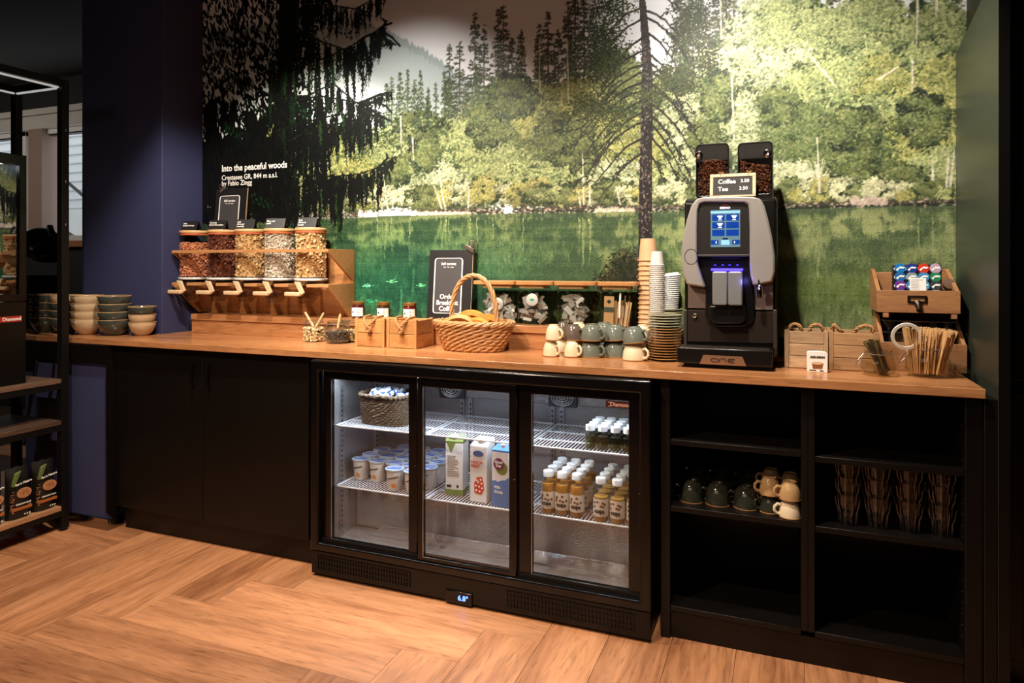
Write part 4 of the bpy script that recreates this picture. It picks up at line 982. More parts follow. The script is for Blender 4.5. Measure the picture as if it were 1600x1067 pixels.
for i, (cx, (c1_, c2_, what, zf, words)) in enumerate(zip(cxs, kinds)):
    t = T('cereal_dispenser', f'clear cereal dispenser of {what}, ' + ('leftmost on the stand', 'second from the left', 'in the middle of the stand', 'second from the right', 'rightmost on the stand')[i], 'dispenser', (cx, 2.69, 1.06), group='cereal dispensers on the stand')
    zb = .112
    P('jar', MB().lathe([(.069, zb), (.0705, zb), (.0705, .325), (.069, .325)], 32), GLJ, t)
    sz = (.0075, .0085, .0075, .0052, .0085)[i]
    P('cereal', flakes(.0675, zb + .004, zf - 1.06, (900, 750, 900, 1500, 800)[i], sz, i), [pbr(f'cereal_a_{c1_}', c1_, .7), pbr(f'cereal_b_{c2_}', c2_, .7), pbr(f'cereal_core_{c1_}', c1_, .9)], t, kind='stuff')
    P('seal', MB().lathe([(.0, .3255), (.0715, .3255), (.0725, .331), (.0715, .3365), (0, .3365)], 32), ORNG, t)
    P('lid', MB().lathe([(0, .337), (.0735, .337), (.0745, .340), (.0745, .347), (.072, .350), (0, .350)], 32), LIDW, t)
    P('collar', MB().lathe([(0, zb - .012), (.077, zb - .012), (.0785, zb - .009), (.0785, zb - .004), (.077, zb - .001), (0, zb - .001)], 32), FROST, t)
    # clear outlet hopper
    hop = MB(); A = [(-.046, -.040), (.046, -.040), (.046, .040), (-.046, .040)]; B = [(-.022, -.055), (.022, -.055), (.022, -.015), (-.022, -.015)]
    Vt = [(x, y, .0985) for x, y in A] + [(x, y, .055) for x, y in A] + [(x, y, -.008) for x, y in B]
    hop.add(Vt, [(0, 1, 5, 4), (1, 2, 6, 5), (2, 3, 7, 6), (3, 0, 4, 7), (4, 5, 9, 8), (5, 6, 10, 9), (6, 7, 11, 10), (7, 4, 8, 11)])
    P('outlet', hop, CLR, t, smooth=0)
    lv = P('lever', MB().box(-.066, .022, -.114, -.092, .028, .048), LEV, t, bev=.005)
    P('lever_arm', MB().prism([(.018, .032), (.036, .044), (.010, .094), (-.020, .096)], 'y', -.100, -.088), LEV, lv, bev=.002)
    P('spout_plate', MB().box(-.010, .034, -.088, -.060, .018, .045), CLR, t)
    # tent card
    cd = T('name_card', f'small black tent card on the lid of the dispenser of {what}', 'card', (cx + (-.004, -.012, -.010, -.006, -.004)[i], 2.672, 1.4103), rz=(.10, .25, .30, .35, .25)[i], group='tent cards on the dispensers')
    P('card', MB().prism([(-.022, 0), (-.0205, 0), (0, .0475), (.0205, 0), (.022, 0), (0, .050)], 'x', -.047, .047), BLACKP, cd)
    for k, wd_ in enumerate(words): text(wd_, .0115, WHT, cd, (-.042, -.0215 + .0215 * (.036 - k * .011) / .05 * .95 - .0012, .036 - k * .011), rot=(PI / 2 - .41, 0, 0), align='LEFT', bold=.0002)
    P('mark', MB().strip([(.022, .030), (.034, .036), (.042, .026), (.030, .018)], [(.025, .030), (.034, .033), (.039, .026), (.031, .021)], 'y', -.0125, -.0118, closed=True), WHT, cd, loc=(0, .002, 0), rot=(-.2, 0, 0))


# ---------------------------------------------------------------- clipboards
def clipboard(nm, x0, x1, Y, zb, h, words, label, wpx):
    X0, X1 = gX(x0, Y), gX(x1, Y); w = X1 - X0
    t = T('sign_board', label, 'sign', ((X0 + X1) / 2, Y, zb), rot=(-.10, 0, 0))
    P('board', MB().box(-w / 2, w / 2, 0, .006, 0, h), BLACKP, t, bev=.001)
    P('card_edge', MB().box(w / 2 - .0015, w / 2 + .0002, -.0002, .0062, .002, h - .002), pbr('card_edge_tan', 'b09070', .6), t)
    a, b = w * .10, w * .16
    R = rrect(-w / 2 + w * .13, w / 2 - w * .22, h * .10, h * .885, .014); Ri = rrect(-w / 2 + w * .155, w / 2 - w * .245, h * .108, h * .877, .011)
    P('white_frame', MB().strip(R, Ri, 'y', -.0010, -.0002, closed=True), WHT, t)
    P('grey_field', MB().prism(Ri, 'y', -.0006, -.0001), CHARC, t)
    cx = (-w * .045)
    text('Self service', .0165, WHT, t, (cx, -.0012, h * .80), bold=.0003); text('Scan · Pay · Enjoy', .0075, WHT, t, (cx, -.0012, h * .755))
    for k, wd_ in enumerate(words): text(wd_, .029, WHT, t, (cx, -.0012, h * (.335 - k * .085)), bold=.0007)
    cl = P('bulldog_clip', MB().prism([(-.030, -.006), (.030, -.006), (.022, .014), (-.022, .014)], 'y', -.012, .014), pbr('dark_steel_clip', '8a7a70', .25, .8), t, loc=(w / 2 - .020, .003, h + .002), rot=(0, .55 if nm else -.9, 0), bev=.003)
    P('clip_wing', MB().tube([(-.010, -.004, .012), (-.012, -.016, .036), (0, -.018, .044), (.012, -.016, .036), (.010, -.004, .012)], .0022, 6).tube([(-.006, .006, .012), (-.008, .010, .040), (0, .010, .048), (.008, .010, .040), (.006, .006, .012)], .0022, 6), pbr('dark_steel_clip', '8a7a70', .25, .8), cl)
    return t


s1 = clipboard(0, 331, 380, 2.755, 1.3095, .325, (), 'black self-service board with bulldog clip standing behind the cereal dispensers', 0)
k_ = [o for o in s1.children if o.name.startswith('bulldog')][0]; k_.location.x = -.058; k_.location.z = .318; k_.rotation_euler = (0, -.6, 0); k_.scale = (.75, .75, .75)
s2 = clipboard(1, 666.5, 735, 2.735, RZ + .0008, .318, ('Order', 'Breakfast', 'Coffee'), 'black board reading Order Breakfast Coffee behind the wicker basket', 0)


# ---------------------------------------------------------------- clip-top jars
def clipjar(x, yb, r, h, label, fillcols, fh, sz, n, cat='jar', lid=True, wire=True):
    X, Y = on(x, yb, WZ, r)
    t = T('clip_top_jar', label, cat, (X, Y, WZ + .0003))
    P('jar', MB().lathe([(0, 0), (r * .82, 0), (r * .97, .008), (r, .02), (r, h * .72), (r * .84, h * .86), (r * .84, h), (r * .80, h), (r * .80, h * .86), (r * .96, h * .70), (r * .96, .02), (r * .8, .005), (0, .004)], 28), GLJ, t)
    if fillcols:
        P('filling', flakes(r * .93, .008, fh, n, sz, int(x)), [pbr(f'fill_{c}', c, .7) for c in fillcols], t, kind='stuff')
    if wire:
        P('wire_clasp', MB().tube([(r * .87 * math.cos(a), r * .87 * math.sin(a), h * .9) for a in np.linspace(0, 2 * PI, 28)[:-1]], .0014, 5, closed=True).tube([(-r * .9, -.012, h * .9), (-r * 1.12, -.014, h * .55), (-r * 1.08, 0, h * .35), (-r * 1.12, .014, h * .55), (-r * .9, .012, h * .9)], .0014, 5), pbr('wire_steel', '8a847c', .4, .6), t)
    P('glass_rim', MB().tube([(r * .84 * math.cos(a), r * .84 * math.sin(a), h) for a in np.linspace(0, 2 * PI, 29)[:-1]], .003, 6, closed=True), glass('rim_glass', (.9, .92, .9), .02, 2.3), t)
    if lid:
        P('lid', MB().lathe([(0, h + .012), (r * .6, h + .012), (r * .84, h + .008), (r * .9, h + .002), (r * .9, h - .001), (r * .5, h + .004), (0, h + .004)], 28), GLJ, t)
    return t


j1 = clipjar(491, 535, .047, .098, 'clip-top glass jar of pale nuts, left of the pair by the rope-handled crates', ('b99668', 'e6cfa4', '8a6a48'), .060, .007, 420, lid=False)
j2 = clipjar(527.5, 538, .053, .095, 'clip-top glass jar of dark seeds, right front jar by the rope-handled crates', ('4a3a30', '7a6a58', '352a22'), .052, .0035, 900, lid=False)
j3 = clipjar(547, 535.5, .046, .100, 'clip-top glass jar half hidden behind the jar of dark seeds', ('a08a60', 'd0b884', '70583c'), .05, .006, 300, lid=False)
for j, (dx, dy_, ln) in zip((j1, j1, j2), ((-.02, .01, -.03), (.022, .015, .0), (-.005, .012, .01))):
    L_ = j.location
    tag(P('wooden_spoon', MB().tube([(dx * .3, dy_ * .3, .065), (dx * 1.6 + ln, dy_ * 1.5, .128)], [.006, .0045], 8), LIDW, loc=(L_.x, L_.y, L_.z)), {-.03: 'wooden spoon handle leaning left out of the jar of nuts', .0: 'wooden spoon handle upright between the two glass jars', .01: 'wooden spoon handle in the jar of dark seeds'}[ln], 'spoon')

# ---------------------------------------------------------------- honey and jam jars on the step
GOLD = pbr('gold_lid', 'b88a4e', .3, .8)
for x, c, lb in ((560, '4a1418', 'red jam jar with gold lid, nearest the cereal stand'), (599.5, '3a2612', 'dark honey jar with gold lid, middle of three on the step'), (640.5, '561218', 'red jam jar with gold lid, right of three beside the board')):
    X = gX(x, 2.725)
    t = T('jam_jar', lb, 'jar', (X, 2.725, RZ + .0003), rz=.5, group='jam jars on the step')
    P('glass', MB().lathe([(0, 0), (.028, 0), (.031, .004), (.031, .058), (.027, .064), (0, .064)], 24), pbr(f'jam_{c}', c, .12, coat=.6), t)
    P('lid', MB().lathe([(0, .0645), (.0305, .0645), (.031, .066), (.031, .076), (.029, .078), (0, .078)], 24), GOLD, t)
    g = MB(); n = 14
    for z in (.010, .050):
        for k in range(n + 1): a = -2.75 + 2.0 * k / n; g.V.append((.0315 * math.cos(a), .0315 * math.sin(a), z))
    g.F = [(k, k + 1, n + 2 + k, n + 1 + k) for k in range(n)]; g.M = [0] * n
    l = P('label', g, WHT, t)
    g = MB()
    for a in (-2.45, -2.3): g.blob((.0318 * math.cos(a), .0318 * math.sin(a), .030), (.003, .0008, .007), Matrix.Rotation(a + PI / 2, 3, 'Z'))
    for k in range(4): a = -1.5; g.blob((.0318 * math.cos(a), .0318 * math.sin(a), .020 + k * .007), (.009, .0006, .0011), Matrix.Rotation(a + PI / 2, 3, 'Z'))
    P('label_print', g, INK, l)


# ---------------------------------------------------------------- wooden crates with rope handles
def crate(X0, X1, Y0, dep, h, label, planks=2, handle='knot', wt=('c99158', 'a5713f'), tag_='crate'):
    t = T('wooden_crate', label, 'crate', ((X0 + X1) / 2, Y0 + dep / 2, WZ + .0005)); w = X1 - X0
    W1 = wood('crate_pine_' + tag_, wt[0], wt[1], .6, 'X', 5, 1.1, objrand=True); W2 = wood('crate_post_' + tag_, wt[0], wt[1], .6, 'Z', 5, 1.1, objrand=True)
    WY = wood('crate_side_' + tag_, wt[0], wt[1], .6, 'Y', 5, 1.1, objrand=True)
    ph = (h - .004) / planks
    for sy in (-1, 1):
        for k in range(planks):
            y = sy * (dep / 2 - .006); P('plank', MB().box(-w / 2 + .0142, w / 2 - .0142, y - .005, y + .005, k * ph + .001, (k + 1) * ph - .001), W1, t, bev=.0012)
    for sx in (-1, 1):
        for k in range(planks):
            x = sx * (w / 2 - .006); P('plank', MB().box(x - .005, x + .005, -dep / 2 + .0142, dep / 2 - .0142, k * ph + .001, (k + 1) * ph - .001), WY, t, bev=.0012)
        for sy in (-1, 1):
            x = sx * (w / 2 - .007); y = sy * (dep / 2 - .007); P('corner_post', MB().box(x - .007, x + .007, y - .007, y + .007, 0, h), W2, t, bev=.001)
    P('bottom', MB().box(-w / 2 + .011, w / 2 - .011, -dep / 2 + .011, dep / 2 - .011, .002, .008), W1, t)
    return t


def rope(t, pts, r=.0055, name='rope_handle', k=16.):
    P_ = [Vector(p) for p in pts]; d = [0]
    for a, b in zip(P_, P_[1:]): d.append(d[-1] + (b - a).length)
    n = max(12, int(d[-1] / .004)); C = []
    for i in range(n):
        s = d[-1] * i / (n - 1); q = [np.interp(s, d, [p[c] for p in P_]) for c in range(3)]; C.append(Vector(q))
    for _ in range(3): C = [C[0]] + [(C[i - 1] + C[i] * 2 + C[i + 1]) / 4 for i in range(1, n - 1)] + [C[-1]]
    g = MB()
    for s in range(3):
        out = []
        for i, c in enumerate(C):
            tg = (C[min(i + 1, n - 1)] - C[max(i - 1, 0)]).normalized(); u = tg.cross(Vector((.3, .2, .9))).normalized(); v = tg.cross(u)
            a = i * .004 / r * .9 + s * 2 * PI / 3; out.append(c + (u * math.cos(a) + v * math.sin(a)) * r * .52)
        g.tube(out, r * .55, 6)
    return P(name, g, ROPE, t)


cr = []
for (x0, x1, lb) in ((554.5, 600.5, 'small pine crate with knotted rope handle, left of the pair beside the basket'), (603.5, 650.5, 'small pine crate with knotted rope handle, right of the pair touching the basket')):
    Y0 = 2.475; X0, X1 = gX(x0, Y0), gX(x1, Y0)
    t = crate(X0, X1, Y0, .150, .120, lb, tag_='honey'); cr.append(t); w = X1 - X0
    y = -.080
    rope(t, [(-.034, -.02, .128), (-.030, y + .01, .124), (-.018, y - .004, .108), (-.004, y - .010, .094), (.010, y - .012, .082), (.014, y - .010, .070), (.004, y - .012, .064), (-.006, y - .012, .072), (-.002, y - .014, .084), (.010, y - .008, .096), (.022, y - .002, .110), (.030, y + .012, .124), (.034, -.02, .128)], .0058)
    P('tray_insert', MB().box(-w / 2 + .0115, w / 2 - .0115, -.063, .063, .085, .100), pbr('crate_filling_tan', 'b98d60', .8), t)

# ---------------------------------------------------------------- wicker basket with bananas
WK = pbr('honey_wicker', 'b88a5a', .5, var=(45, .32), bump=(200, .3))
bx_, by_ = gX(740, 2.535), 2.535
bk = T('wicker_basket', 'honey-coloured woven wicker basket with tall hooped handle on the worktop', 'basket', (bx_, by_, WZ + .004))
def brad(z): f = z / .105; return .118 + .048 * f ** .8, .072 + .030 * f ** .8
g = MB()
for i in range(8):
    z = .008 + i * .0128; rx, ry = brad(z); rope_ring(g, (0, 0, 0), rx, ry, z, .0058, n=170, k=11 + i % 2, ph=i * 2.1, strands=2, sides=6, zw=.0012)
P('weave', g, WK, bk)
g = MB()
for i in range(34):
    a = 2 * PI * i / 34; pts = []
    for z in (0, .035, .07, .108): rx, ry = brad(z); pts.append(((rx - .004) * math.cos(a), (ry - .004) * math.sin(a), z))
    g.tube(pts, .0028, 5)
P('stakes', g, WK, bk, kind='stuff')
g = MB(); rx, ry = brad(.112); rope_ring(g, (0, 0, 0), rx, ry, .110, .0062, n=150, k=11, strands=3, sides=6); rope_ring(g, (0, 0, 0), rx + .003, ry + .003, .104, .0045, n=150, k=14, ph=1, strands=2, sides=5)
P('rim', g, WK, bk)
rx, ry = brad(0); g = MB(); rope_ring(g, (0, 0, 0), rx, ry, .002, .0045, n=120, k=24, strands=2, sides=5); P('foot_rim', g, WK, bk)
P('base', MB().lathe([(0, .002), (1, .002), (1, .007), (0, .007)], 40, sx=.112, sy=.066), WK, bk)
g = MB(); hp = []
hw = .100
for i in range(41):
    a = PI * i / 40; hp.append(Vector((-hw * math.cos(a) * (1 + .10 * math.sin(a)), 0, .085 + .215 * math.sin(a) ** .82)))
for s in range(4):
    out = []
    for i, c in enumerate(hp):
        tg = (hp[min(i + 1, 40)] - hp[max(i - 1, 0)]).normalized(); u = Vector((0, 1, 0)); v = tg.cross(u); a = i * .55 + s * PI / 2; out.append(c + (u * math.cos(a) + v * math.sin(a)) * .0058)
    g.tube(out, .0052, 6)
P('handle', g, WK, bk)
BAN = pbr('banana_skin', 'c07a2c', .5, var=(38, .55)); BTIP = pbr('banana_tip', '3c2a16', .8)


def banana(loc, rot, label, bend=1.5, L=.14):
    t = T('banana', label, 'banana', loc, rot=rot, group='bananas in the basket'); pts = []; rr = []
    for i in range(13):
        f = i / 12; a = (f - .5) * bend; R = L / bend; pts.append((R * math.sin(a), 0, R * math.cos(a) - R)); rr.append(.0165 * (math.sin(PI * min(1, max(0, .10 + f * .80))) ** .55))
    P('skin', MB().tube(pts, rr, 6), BAN, t, smooth=35)
    a = -.5 * bend; R = L / bend
    P('stem', MB().tube([pts[0], (pts[0][0] - .016, 0, pts[0][2] - .010)], [.006, .0045], 6), BTIP, t); P('tip', MB().blob(pts[-1], (.006, .006, .006)), BTIP, t)
    return t


bz_ = WZ + .125
banana((bx_ - .040, by_ - .044, bz_ + .010), (-.5, 0, .12), 'front banana arching over the basket rim', 1.7)
banana((bx_ - .008, by_ - .006, bz_ + .024), (-.2, 0, .05), 'banana lying highest in the basket', 1.7, .17)
banana((bx_ + .052, by_ - .046, bz_ - .004), (-1.0, .12, -.30), 'spotty banana curling forward at the middle of the basket', 1.5)
banana((bx_ + .072, by_ + .030, bz_ + .004), (-.2, .25, -.25), 'banana with dark stem pointing right beside the handle', 1.4)
banana((bx_ - .050, by_ + .032, bz_ + .008), (.3, 0, .1), 'banana hidden at the back of the basket', 1.5)

# ---------------------------------------------------------------- glass canisters with wooden lids
SACH = pbr('silver_sachet', 'a89f97', .3, .35, bump=(60, .6)); KR = pbr('kraft_paper', 'b98a5c', .7); 
cans = [(738, 803.5, 750, 801, 'glass canister of tea sachets with round red-printed bag, leftmost of four', 0), (804, 863.5, 806.6, 851.6, 'glass canister of crumpled silver sachets with a green print, second from left', 1),
        (864, 931, 868, 914, 'glass canister of folded silver sachets, third from left', 2), (932, 995, 936.5, 984, 'glass canister of brown paper sugar sticks, beside the paper cups', 3)]
CJ = glass('canister_glass', (.95, .97, .96), .02, 1.6); CLD = wood('canister_lid_wood', 'bf8750', '9c683a', .45, 'X', 8, .8)
for lx0, lx1, jx0, jx1, lb, kd in cans:
    Y = 2.715; Ya = 2.665
    A, B = gX(jx0, Ya), gX(jx1, Ya); LA, LB = gX(lx0, 2.66), gX(lx1, 2.66); cx = (A + B) / 2; w = B - A - .004
    t = T('glass_canister', lb, 'canister', (cx, Y, RZ + .0006), group='glass canisters on the step')
    R1 = rrect(-w / 2, w / 2, -.048, .048, .014, 3); R2 = rrect(-w / 2 + .002, w / 2 - .002, -.046, .046, .012, 3)
    P('canister', MB().strip(R1, R2, 'z', .004, .160, closed=True).prism(R1, 'z', 0, .0038), CJ, t)
    l = P('lid', MB().prism(rrect(LA - cx + .001, LB - cx - .001, -.055, .055, .012, 3), 'z', .166, .182), CLD, t, bev=.002)
    P('lid_plug', MB().prism(rrect(-w / 2 + .004, w / 2 - .004, -.044, .044, .012, 3), 'z', .152, .1658), LIDW, t)
    R = random.Random(kd + 3)
    if kd < 3:
        for k in range(44):
            x, y, z = R.uniform(-w / 2 + .017, w / 2 - .017), R.uniform(-.020, .018) - .006, .014 + (k / 44) * .096
            g = MB(); a_, b_ = R.uniform(.018, .026), R.uniform(.006, .013)
            g.prism([(-a_, -b_), (a_, -b_ * .8), (a_ * .9, b_), (-a_, b_ * .9)], 'y', -.0015, .0015)
            s_ = tag(P('tea_sachet', g, (SACH, SACH, pbr('sachet_grey', 'bdb4ac', .35, .2))[R.randrange(3)], loc=(cx + x, Y + y, RZ + z + .008), rot=(R.uniform(-.4, .4), R.uniform(-1.5, 1.5), R.uniform(-.5, .5)), bev=.0006),
                     ('crinkled sachet in the leftmost canister', 'crinkled silver sachet in the second canister', 'folded silver sachet in the third canister')[kd], 'sachet', ('sachets in the leftmost canister', 'sachets in the second canister', 'sachets in the third canister')[kd])
        if kd != 2:
            s_ = tag(P('round_tea_bag', MB().lathe([(0, 0), (.024, 0), (.026, .001), (.024, .002), (0, .002)], 24), pbr('sachet_white', 'd6cfc8', .4, .1), loc=(cx + (0, .002)[kd == 1], Y - .036, RZ + (.085, .105)[kd == 1]), rot=(PI / 2, 0, 0)), ('round tea bag with red print in the leftmost canister', 'round tea bag with green print in the second canister')[kd], 'tea bag')
            P('print', MB().lathe([(0, 0), (.010, 0), (.010, .0006), (0, .0006)], 16, sy=.5), (RED, pbr('mint_print', '3fa08a', .5))[kd], s_, loc=(0, 0, .002))
    else:
        pk = tag(P('sugar_packet', MB().box(-.020, .020, -.002, .002, 0, .115), KR, loc=(cx - .028, Y - .034, RZ + .010), rot=(0, .03, 0), bev=.001), 'flat brown sugar packet with dark band at the left of the canister', 'packet')
        P('dark_band', MB().box(-.0203, .0203, -.0026, .0022, .052, .072), pbr('band_dark_green', '3e4433', .6), pk); P('emblem', MB().blob((.0, -.0024, .094), (.010, .0008, .009)), INK, pk)
        for k in range(22):
            x = -.036 + k * .0036; s_ = 'w' if k in (9, 12, 14) else 'k'
            tag(P('sugar_stick', MB().box(-.0035, .0035, -.0012, .0012, 0, R.uniform(.085, .105)), WHT if s_ == 'w' else (KR, pbr('kraft_pale', 'c9a27a', .7))[k % 2], loc=(cx + x * .9 + .008, Y - .022 + R.uniform(-.008, .03), RZ + (.006 if s_ == 'k' else .040)), rot=(R.uniform(-.1, .05), .10 + x * 2.2 + R.uniform(-.06, .06), R.uniform(-.5, .5))),
                'white paper sugar stick in the rightmost canister' if s_ == 'w' else 'brown paper sugar stick in the rightmost canister', 'sugar stick', 'sugar sticks in the canister')

# ---------------------------------------------------------------- cups upside down
def mug(name, label, cat, loc, r, h, mat, rz=0, rot=None, group=None, inside=None, foot=.55):
    """a handled cup standing on its rim"""
    t = T(name, label, cat, loc, rz=rz, rot=rot, group=group)
    pr = [(r, 0), (r * 1.0, h * .03), (r * .985, h * .25), (r * .93, h * .5), (r * .80, h * .75), (r * .62, h * .90), (r * foot, h * .93), (r * foot, h), (r * (foot - .07), h), (r * (foot - .09), h * .955), (0, h * .95)]
    inn = [(r, 0), (r * .94, .0), (r * .92, h * .25), (r * .86, h * .5), (r * .70, h * .76), (r * .4, h * .88), (0, h * .89)]
    P('cup_body', MB().lathe(pr, 28), mat, t, smooth=60); P('inside', MB().lathe(inn, 28), inside or mat, t, smooth=60)
    P('rim_edge', MB().tube([(r * .975 * math.cos(a), r * .975 * math.sin(a), .0018) for a in np.linspace(0, 2 * PI, 29)[:-1]], .0022, 6, closed=True), RIMB, t)
    P('handle', MB().tube([(r * .90, 0, h * .66), (r * 1.15, 0, h * .72), (r * 1.42, 0, h * .58), (r * 1.46, 0, h * .36), (r * 1.25, 0, h * .20), (r * .97, 0, h * .16)], [.0052, .005, .0048, .0048, .005, .0055], 8), mat, t)
    return t


GA = 'cups stacked upside down on the worktop'
HR = -.45
def cupat(x, yb, r, h, mat, label, rz=HR, dz=0., tilt=0, dy=0., name='coffee_cup', xc=None, Y=None):
    X, Y_ = on(x, yb, WZ, r)
    if Y: X, Y_ = gX(x, Y), Y
    return mug(name, label, 'cup', (X, Y_, WZ + .0004 + dz), r, h, mat, rz, rot=(0, tilt, rz), group=GA)


ES = (.0315, .060); BG = (.043, .062)
cupat(861, 558, *ES, CREAM, 'small cream espresso cup, front left of the bottom row')
cupat(877, 553, *ES, CREAM, 'small cream espresso cup just behind the front left one', Y=2.70 - .085)
cupat(894, 559, *ES, CREAM, 'small cream espresso cup at the front, second from the left')
cupat(924, 560, *BG, SAGE, 'grey-green cup at the front of the bottom row, left of two')
cupat(943, 555, *BG, SAGE, 'grey-green cup behind the left front grey-green one', Y=2.60)
cupat(961, 560, *BG, SAGE, 'grey-green cup under the tilted grey-green one, bottom row')
cupat(991, 565, *BG, CREAM, 'big cream cup at the bottom right beside the saucers')
c0 = cupat(865, 558, *ES, CREAM, 'small cream espresso cup on top at the left end of the stack', dz=.0605)
cupat(880, 553, *ES, TAUPE, 'small taupe cup hidden behind the top left cream cup', dz=.0605, Y=2.612)
cupat(896, 558, .036, .060, TAUPE, 'dark taupe cup on top of the small cream cups', dz=.0605)
cupat(904, 553, .036, .060, CREAM, 'cream cup behind the dark taupe one', dz=.0605, Y=2.612)
cupat(925, 560, *BG, SAGE, 'grey-green cup on top, directly right of the taupe cup', dz=.0625)
cupat(944, 553, *BG, SAGE, 'grey-green cup on top in the back row', dz=.0625, Y=2.605)
cupat(962, 560, *BG, SAGE, 'tilted grey-green cup with brown rim on top, middle', dz=.061, tilt=-.10)
cupat(992, 565, *BG, SAGE, 'tilted grey-green cup with brown rim on top of the big cream cup', dz=.061, tilt=-.12)
cupat(1004, 556, *ES, CREAM, 'small cream cup on top behind the right tilted cup', dz=.0605, Y=2.60)
cupat(980, 553, *BG, SAGE, 'grey-green cup at the back under the right end of the pile', Y=2.605)

# ---------------------------------------------------------------- saucers
def saucer(label, loc, mat, r=.060, group=None, rim=None):
    t = T('saucer', label, 'saucer', loc, group=group)
    P('plate', MB().lathe([(0, 0), (r * .55, 0), (r * .62, .002), (r * .95, .0065), (r, .0085), (r * .97, .0092), (r * .60, .0048), (r * .5, .0035), (0, .0035)], 36), mat, t, smooth=60)
    P('glazed_edge', MB().tube([(r * .99 * math.cos(a), r * .99 * math.sin(a), .0084) for a in np.linspace(0, 2 * PI, 37)[:-1]], .0016, 6, closed=True), rim or RIMB, t)
    return t


BRP = pbr('brown_saucer_glaze', '5c3c22', .25, coat=.4, var=(50, .3)); OLP = pbr('olive_saucer_glaze', '5b5a44', .25, coat=.4, var=(50, .25)); CRE = pbr('cream_edge', 'd8bf94', .3)
sX, sY = -.402, 2.535
s_b = saucer('brown-edged saucer in the front stack, lowest', (sX, sY, WZ + .0005), BRP, group='brown saucers in the front stack', rim=pbr('saucer_edge_tan', '9c703f', .3))
s_g = None
for i in range(1, 17):
    z = WZ + .0005 + i * .0098; dx, dy_ = rnd.uniform(-.0012, .0012), rnd.uniform(-.0012, .0012)
    if i < 12: dup(s_b, (sX + dx, sY + dy_, z), label='brown-edged saucer in the front stack, ' + up_(i))
    elif s_g is None: s_g = saucer('olive saucer in the front stack, directly above the brown ones', (sX + dx, sY + dy_, z), OLP, group='olive saucers on top of the front stack', rim=pbr('pale_olive_edge', 'a9a684', .3))
    else: dup(s_g, (sX + dx, sY + dy_, z), label='olive saucer in the front stack, ' + up_(i))
for i in range(8): dup(s_g, (-.424, 2.722, RZ + .0005 + i * .0098), label='olive saucer in the back stack under the cup lids, ' + up_(i), group='olive saucers in the back stack')

# ---------------------------------------------------------------- paper cups, lids
KRC = pbr('kraft_cup', 'cfa379', .65, var=(60, .08)); WPC = pbr('pale_paper_cup', 'd9cfc6', .6); PLW = pbr('white_plastic_lid', 'eceae6', .35)


def pcup(name, label, loc, r0, r1, h, mat, group):
    """paper cup upside down: wide rolled rim at the bottom"""
    t = T(name, label, 'paper cup', loc, group=group)
    P('cup_wall', MB().lathe([(r1 - .001, .001), (r0, h), (r0 - .001, h), (r0 - .002, h - .004), (0, h - .004)], 28), mat, t)
    P('rolled_rim', MB().tube([(r1 * math.cos(a), r1 * math.sin(a), .0018) for a in np.linspace(0, 2 * PI, 29)[:-1]], .0022, 6, closed=True), mat, t)
    return t


kX, kY = gX(1012.5, 2.735), 2.735
k0 = pcup('kraft_paper_cup', 'kraft paper cup in the tall upside-down stack, lowest', (kX, kY, RZ + .0005), .030, .0385, .088, KRC, 'kraft paper cups')
for i in range(1, 15): o = dup(k0, (kX + rnd.uniform(-.0008, .0008), kY, RZ + .0005 + i * .0190), label='kraft paper cup in the tall upside-down stack, ' + up_(i))
o['label'] = 'topmost kraft paper cup, upside down on the tall stack'; del o['group']
wX_, wY_ = gX(1026.5, 2.672), 2.672
w0 = pcup('paper_cup', 'small pale paper cup in the tight stack, lowest', (wX_, wY_, RZ + .0005), .0205, .0275, .055, WPC, 'small pale paper cups')
for i in range(1, 34): o = dup(w0, (wX_ + rnd.uniform(-.0005, .0005), wY_, RZ + .0005 + i * .0075), label='small pale paper cup in the tight stack, ' + up_(i))
o['label'] = 'topmost small pale paper cup on the tight stack'; del o['group']
lz = RZ + .0005 + 8 * .0098 + .0008
l0 = None
for i in range(17):
    loc = (-.4235 + i * .0008, 2.722, lz + i * .0078)
    if l0 is None:
        l0 = T('cup_lid', 'white cup lid in the leaning stack, lowest', 'lid', loc, rot=(0, .0, 0), group='white cup lids')
        P('lid_dome', MB().lathe([(.042, 0), (.0432, .002), (.0425, .005), (.036, .007), (.0345, .013), (.032, .0145), (0, .0135)], 28), PLW, l0)
    else: dup(l0, loc, rot=(0, -.012 * i * .6, 0), label='white cup lid in the leaning stack, ' + up_(i))

# ---------------------------------------------------------------- the coffee machine
MY = 2.445
def mp(x, y, Y=MY): return (gX(x, Y), gZ(x, y, Y))
cmx = (mp(1067, 500)[0] + mp(1215, 500)[0]) / 2
cm = T('coffee_machine', 'black and silver fully automatic coffee machine with touch screen and two bean hoppers', 'coffee machine', (cmx, 2.60, WZ))
CK = dict(parent=cm, world=True)
X0, X1 = mp(1068, 0)[0], mp(1214, 0)[0]; YB = 2.775
BKM = pbr('machine_black', '100d0c', .28, spec=.4); BKT = pbr('machine_black_textured', '1a1614', .42); GRM = pbr('machine_taupe_panel', '8d7c72', .38, .5); SMK = pbr('smoked_door', '3a302b', .3, .5); CHR = pbr('chrome', 'd8d8d8', .12, 1.)
P('housing', MB().prism([(MY + .008, .925), (YB, .925), (YB, 1.462), (2.70, 1.468), (MY + .03, 1.468), (MY + .008, 1.455)], 'x', X0 + .002, X1 - .002), BKM, bev=.008, **CK)
P('side_wall', MB().prism([(MY + .02, .93), (YB - .004, .93), (YB - .004, 1.45), (MY + .02, 1.452)], 'x', X1 - .0018, X1 + .0015), pbr('machine_side_gloss', '2c3a2c', .08, spec=.8), bev=.0006, **CK)
P('foot', MB().box(X0 + .02, X1 - .02, MY + .03, YB - .02, WZ + .0003, .925), BLKM, **CK)
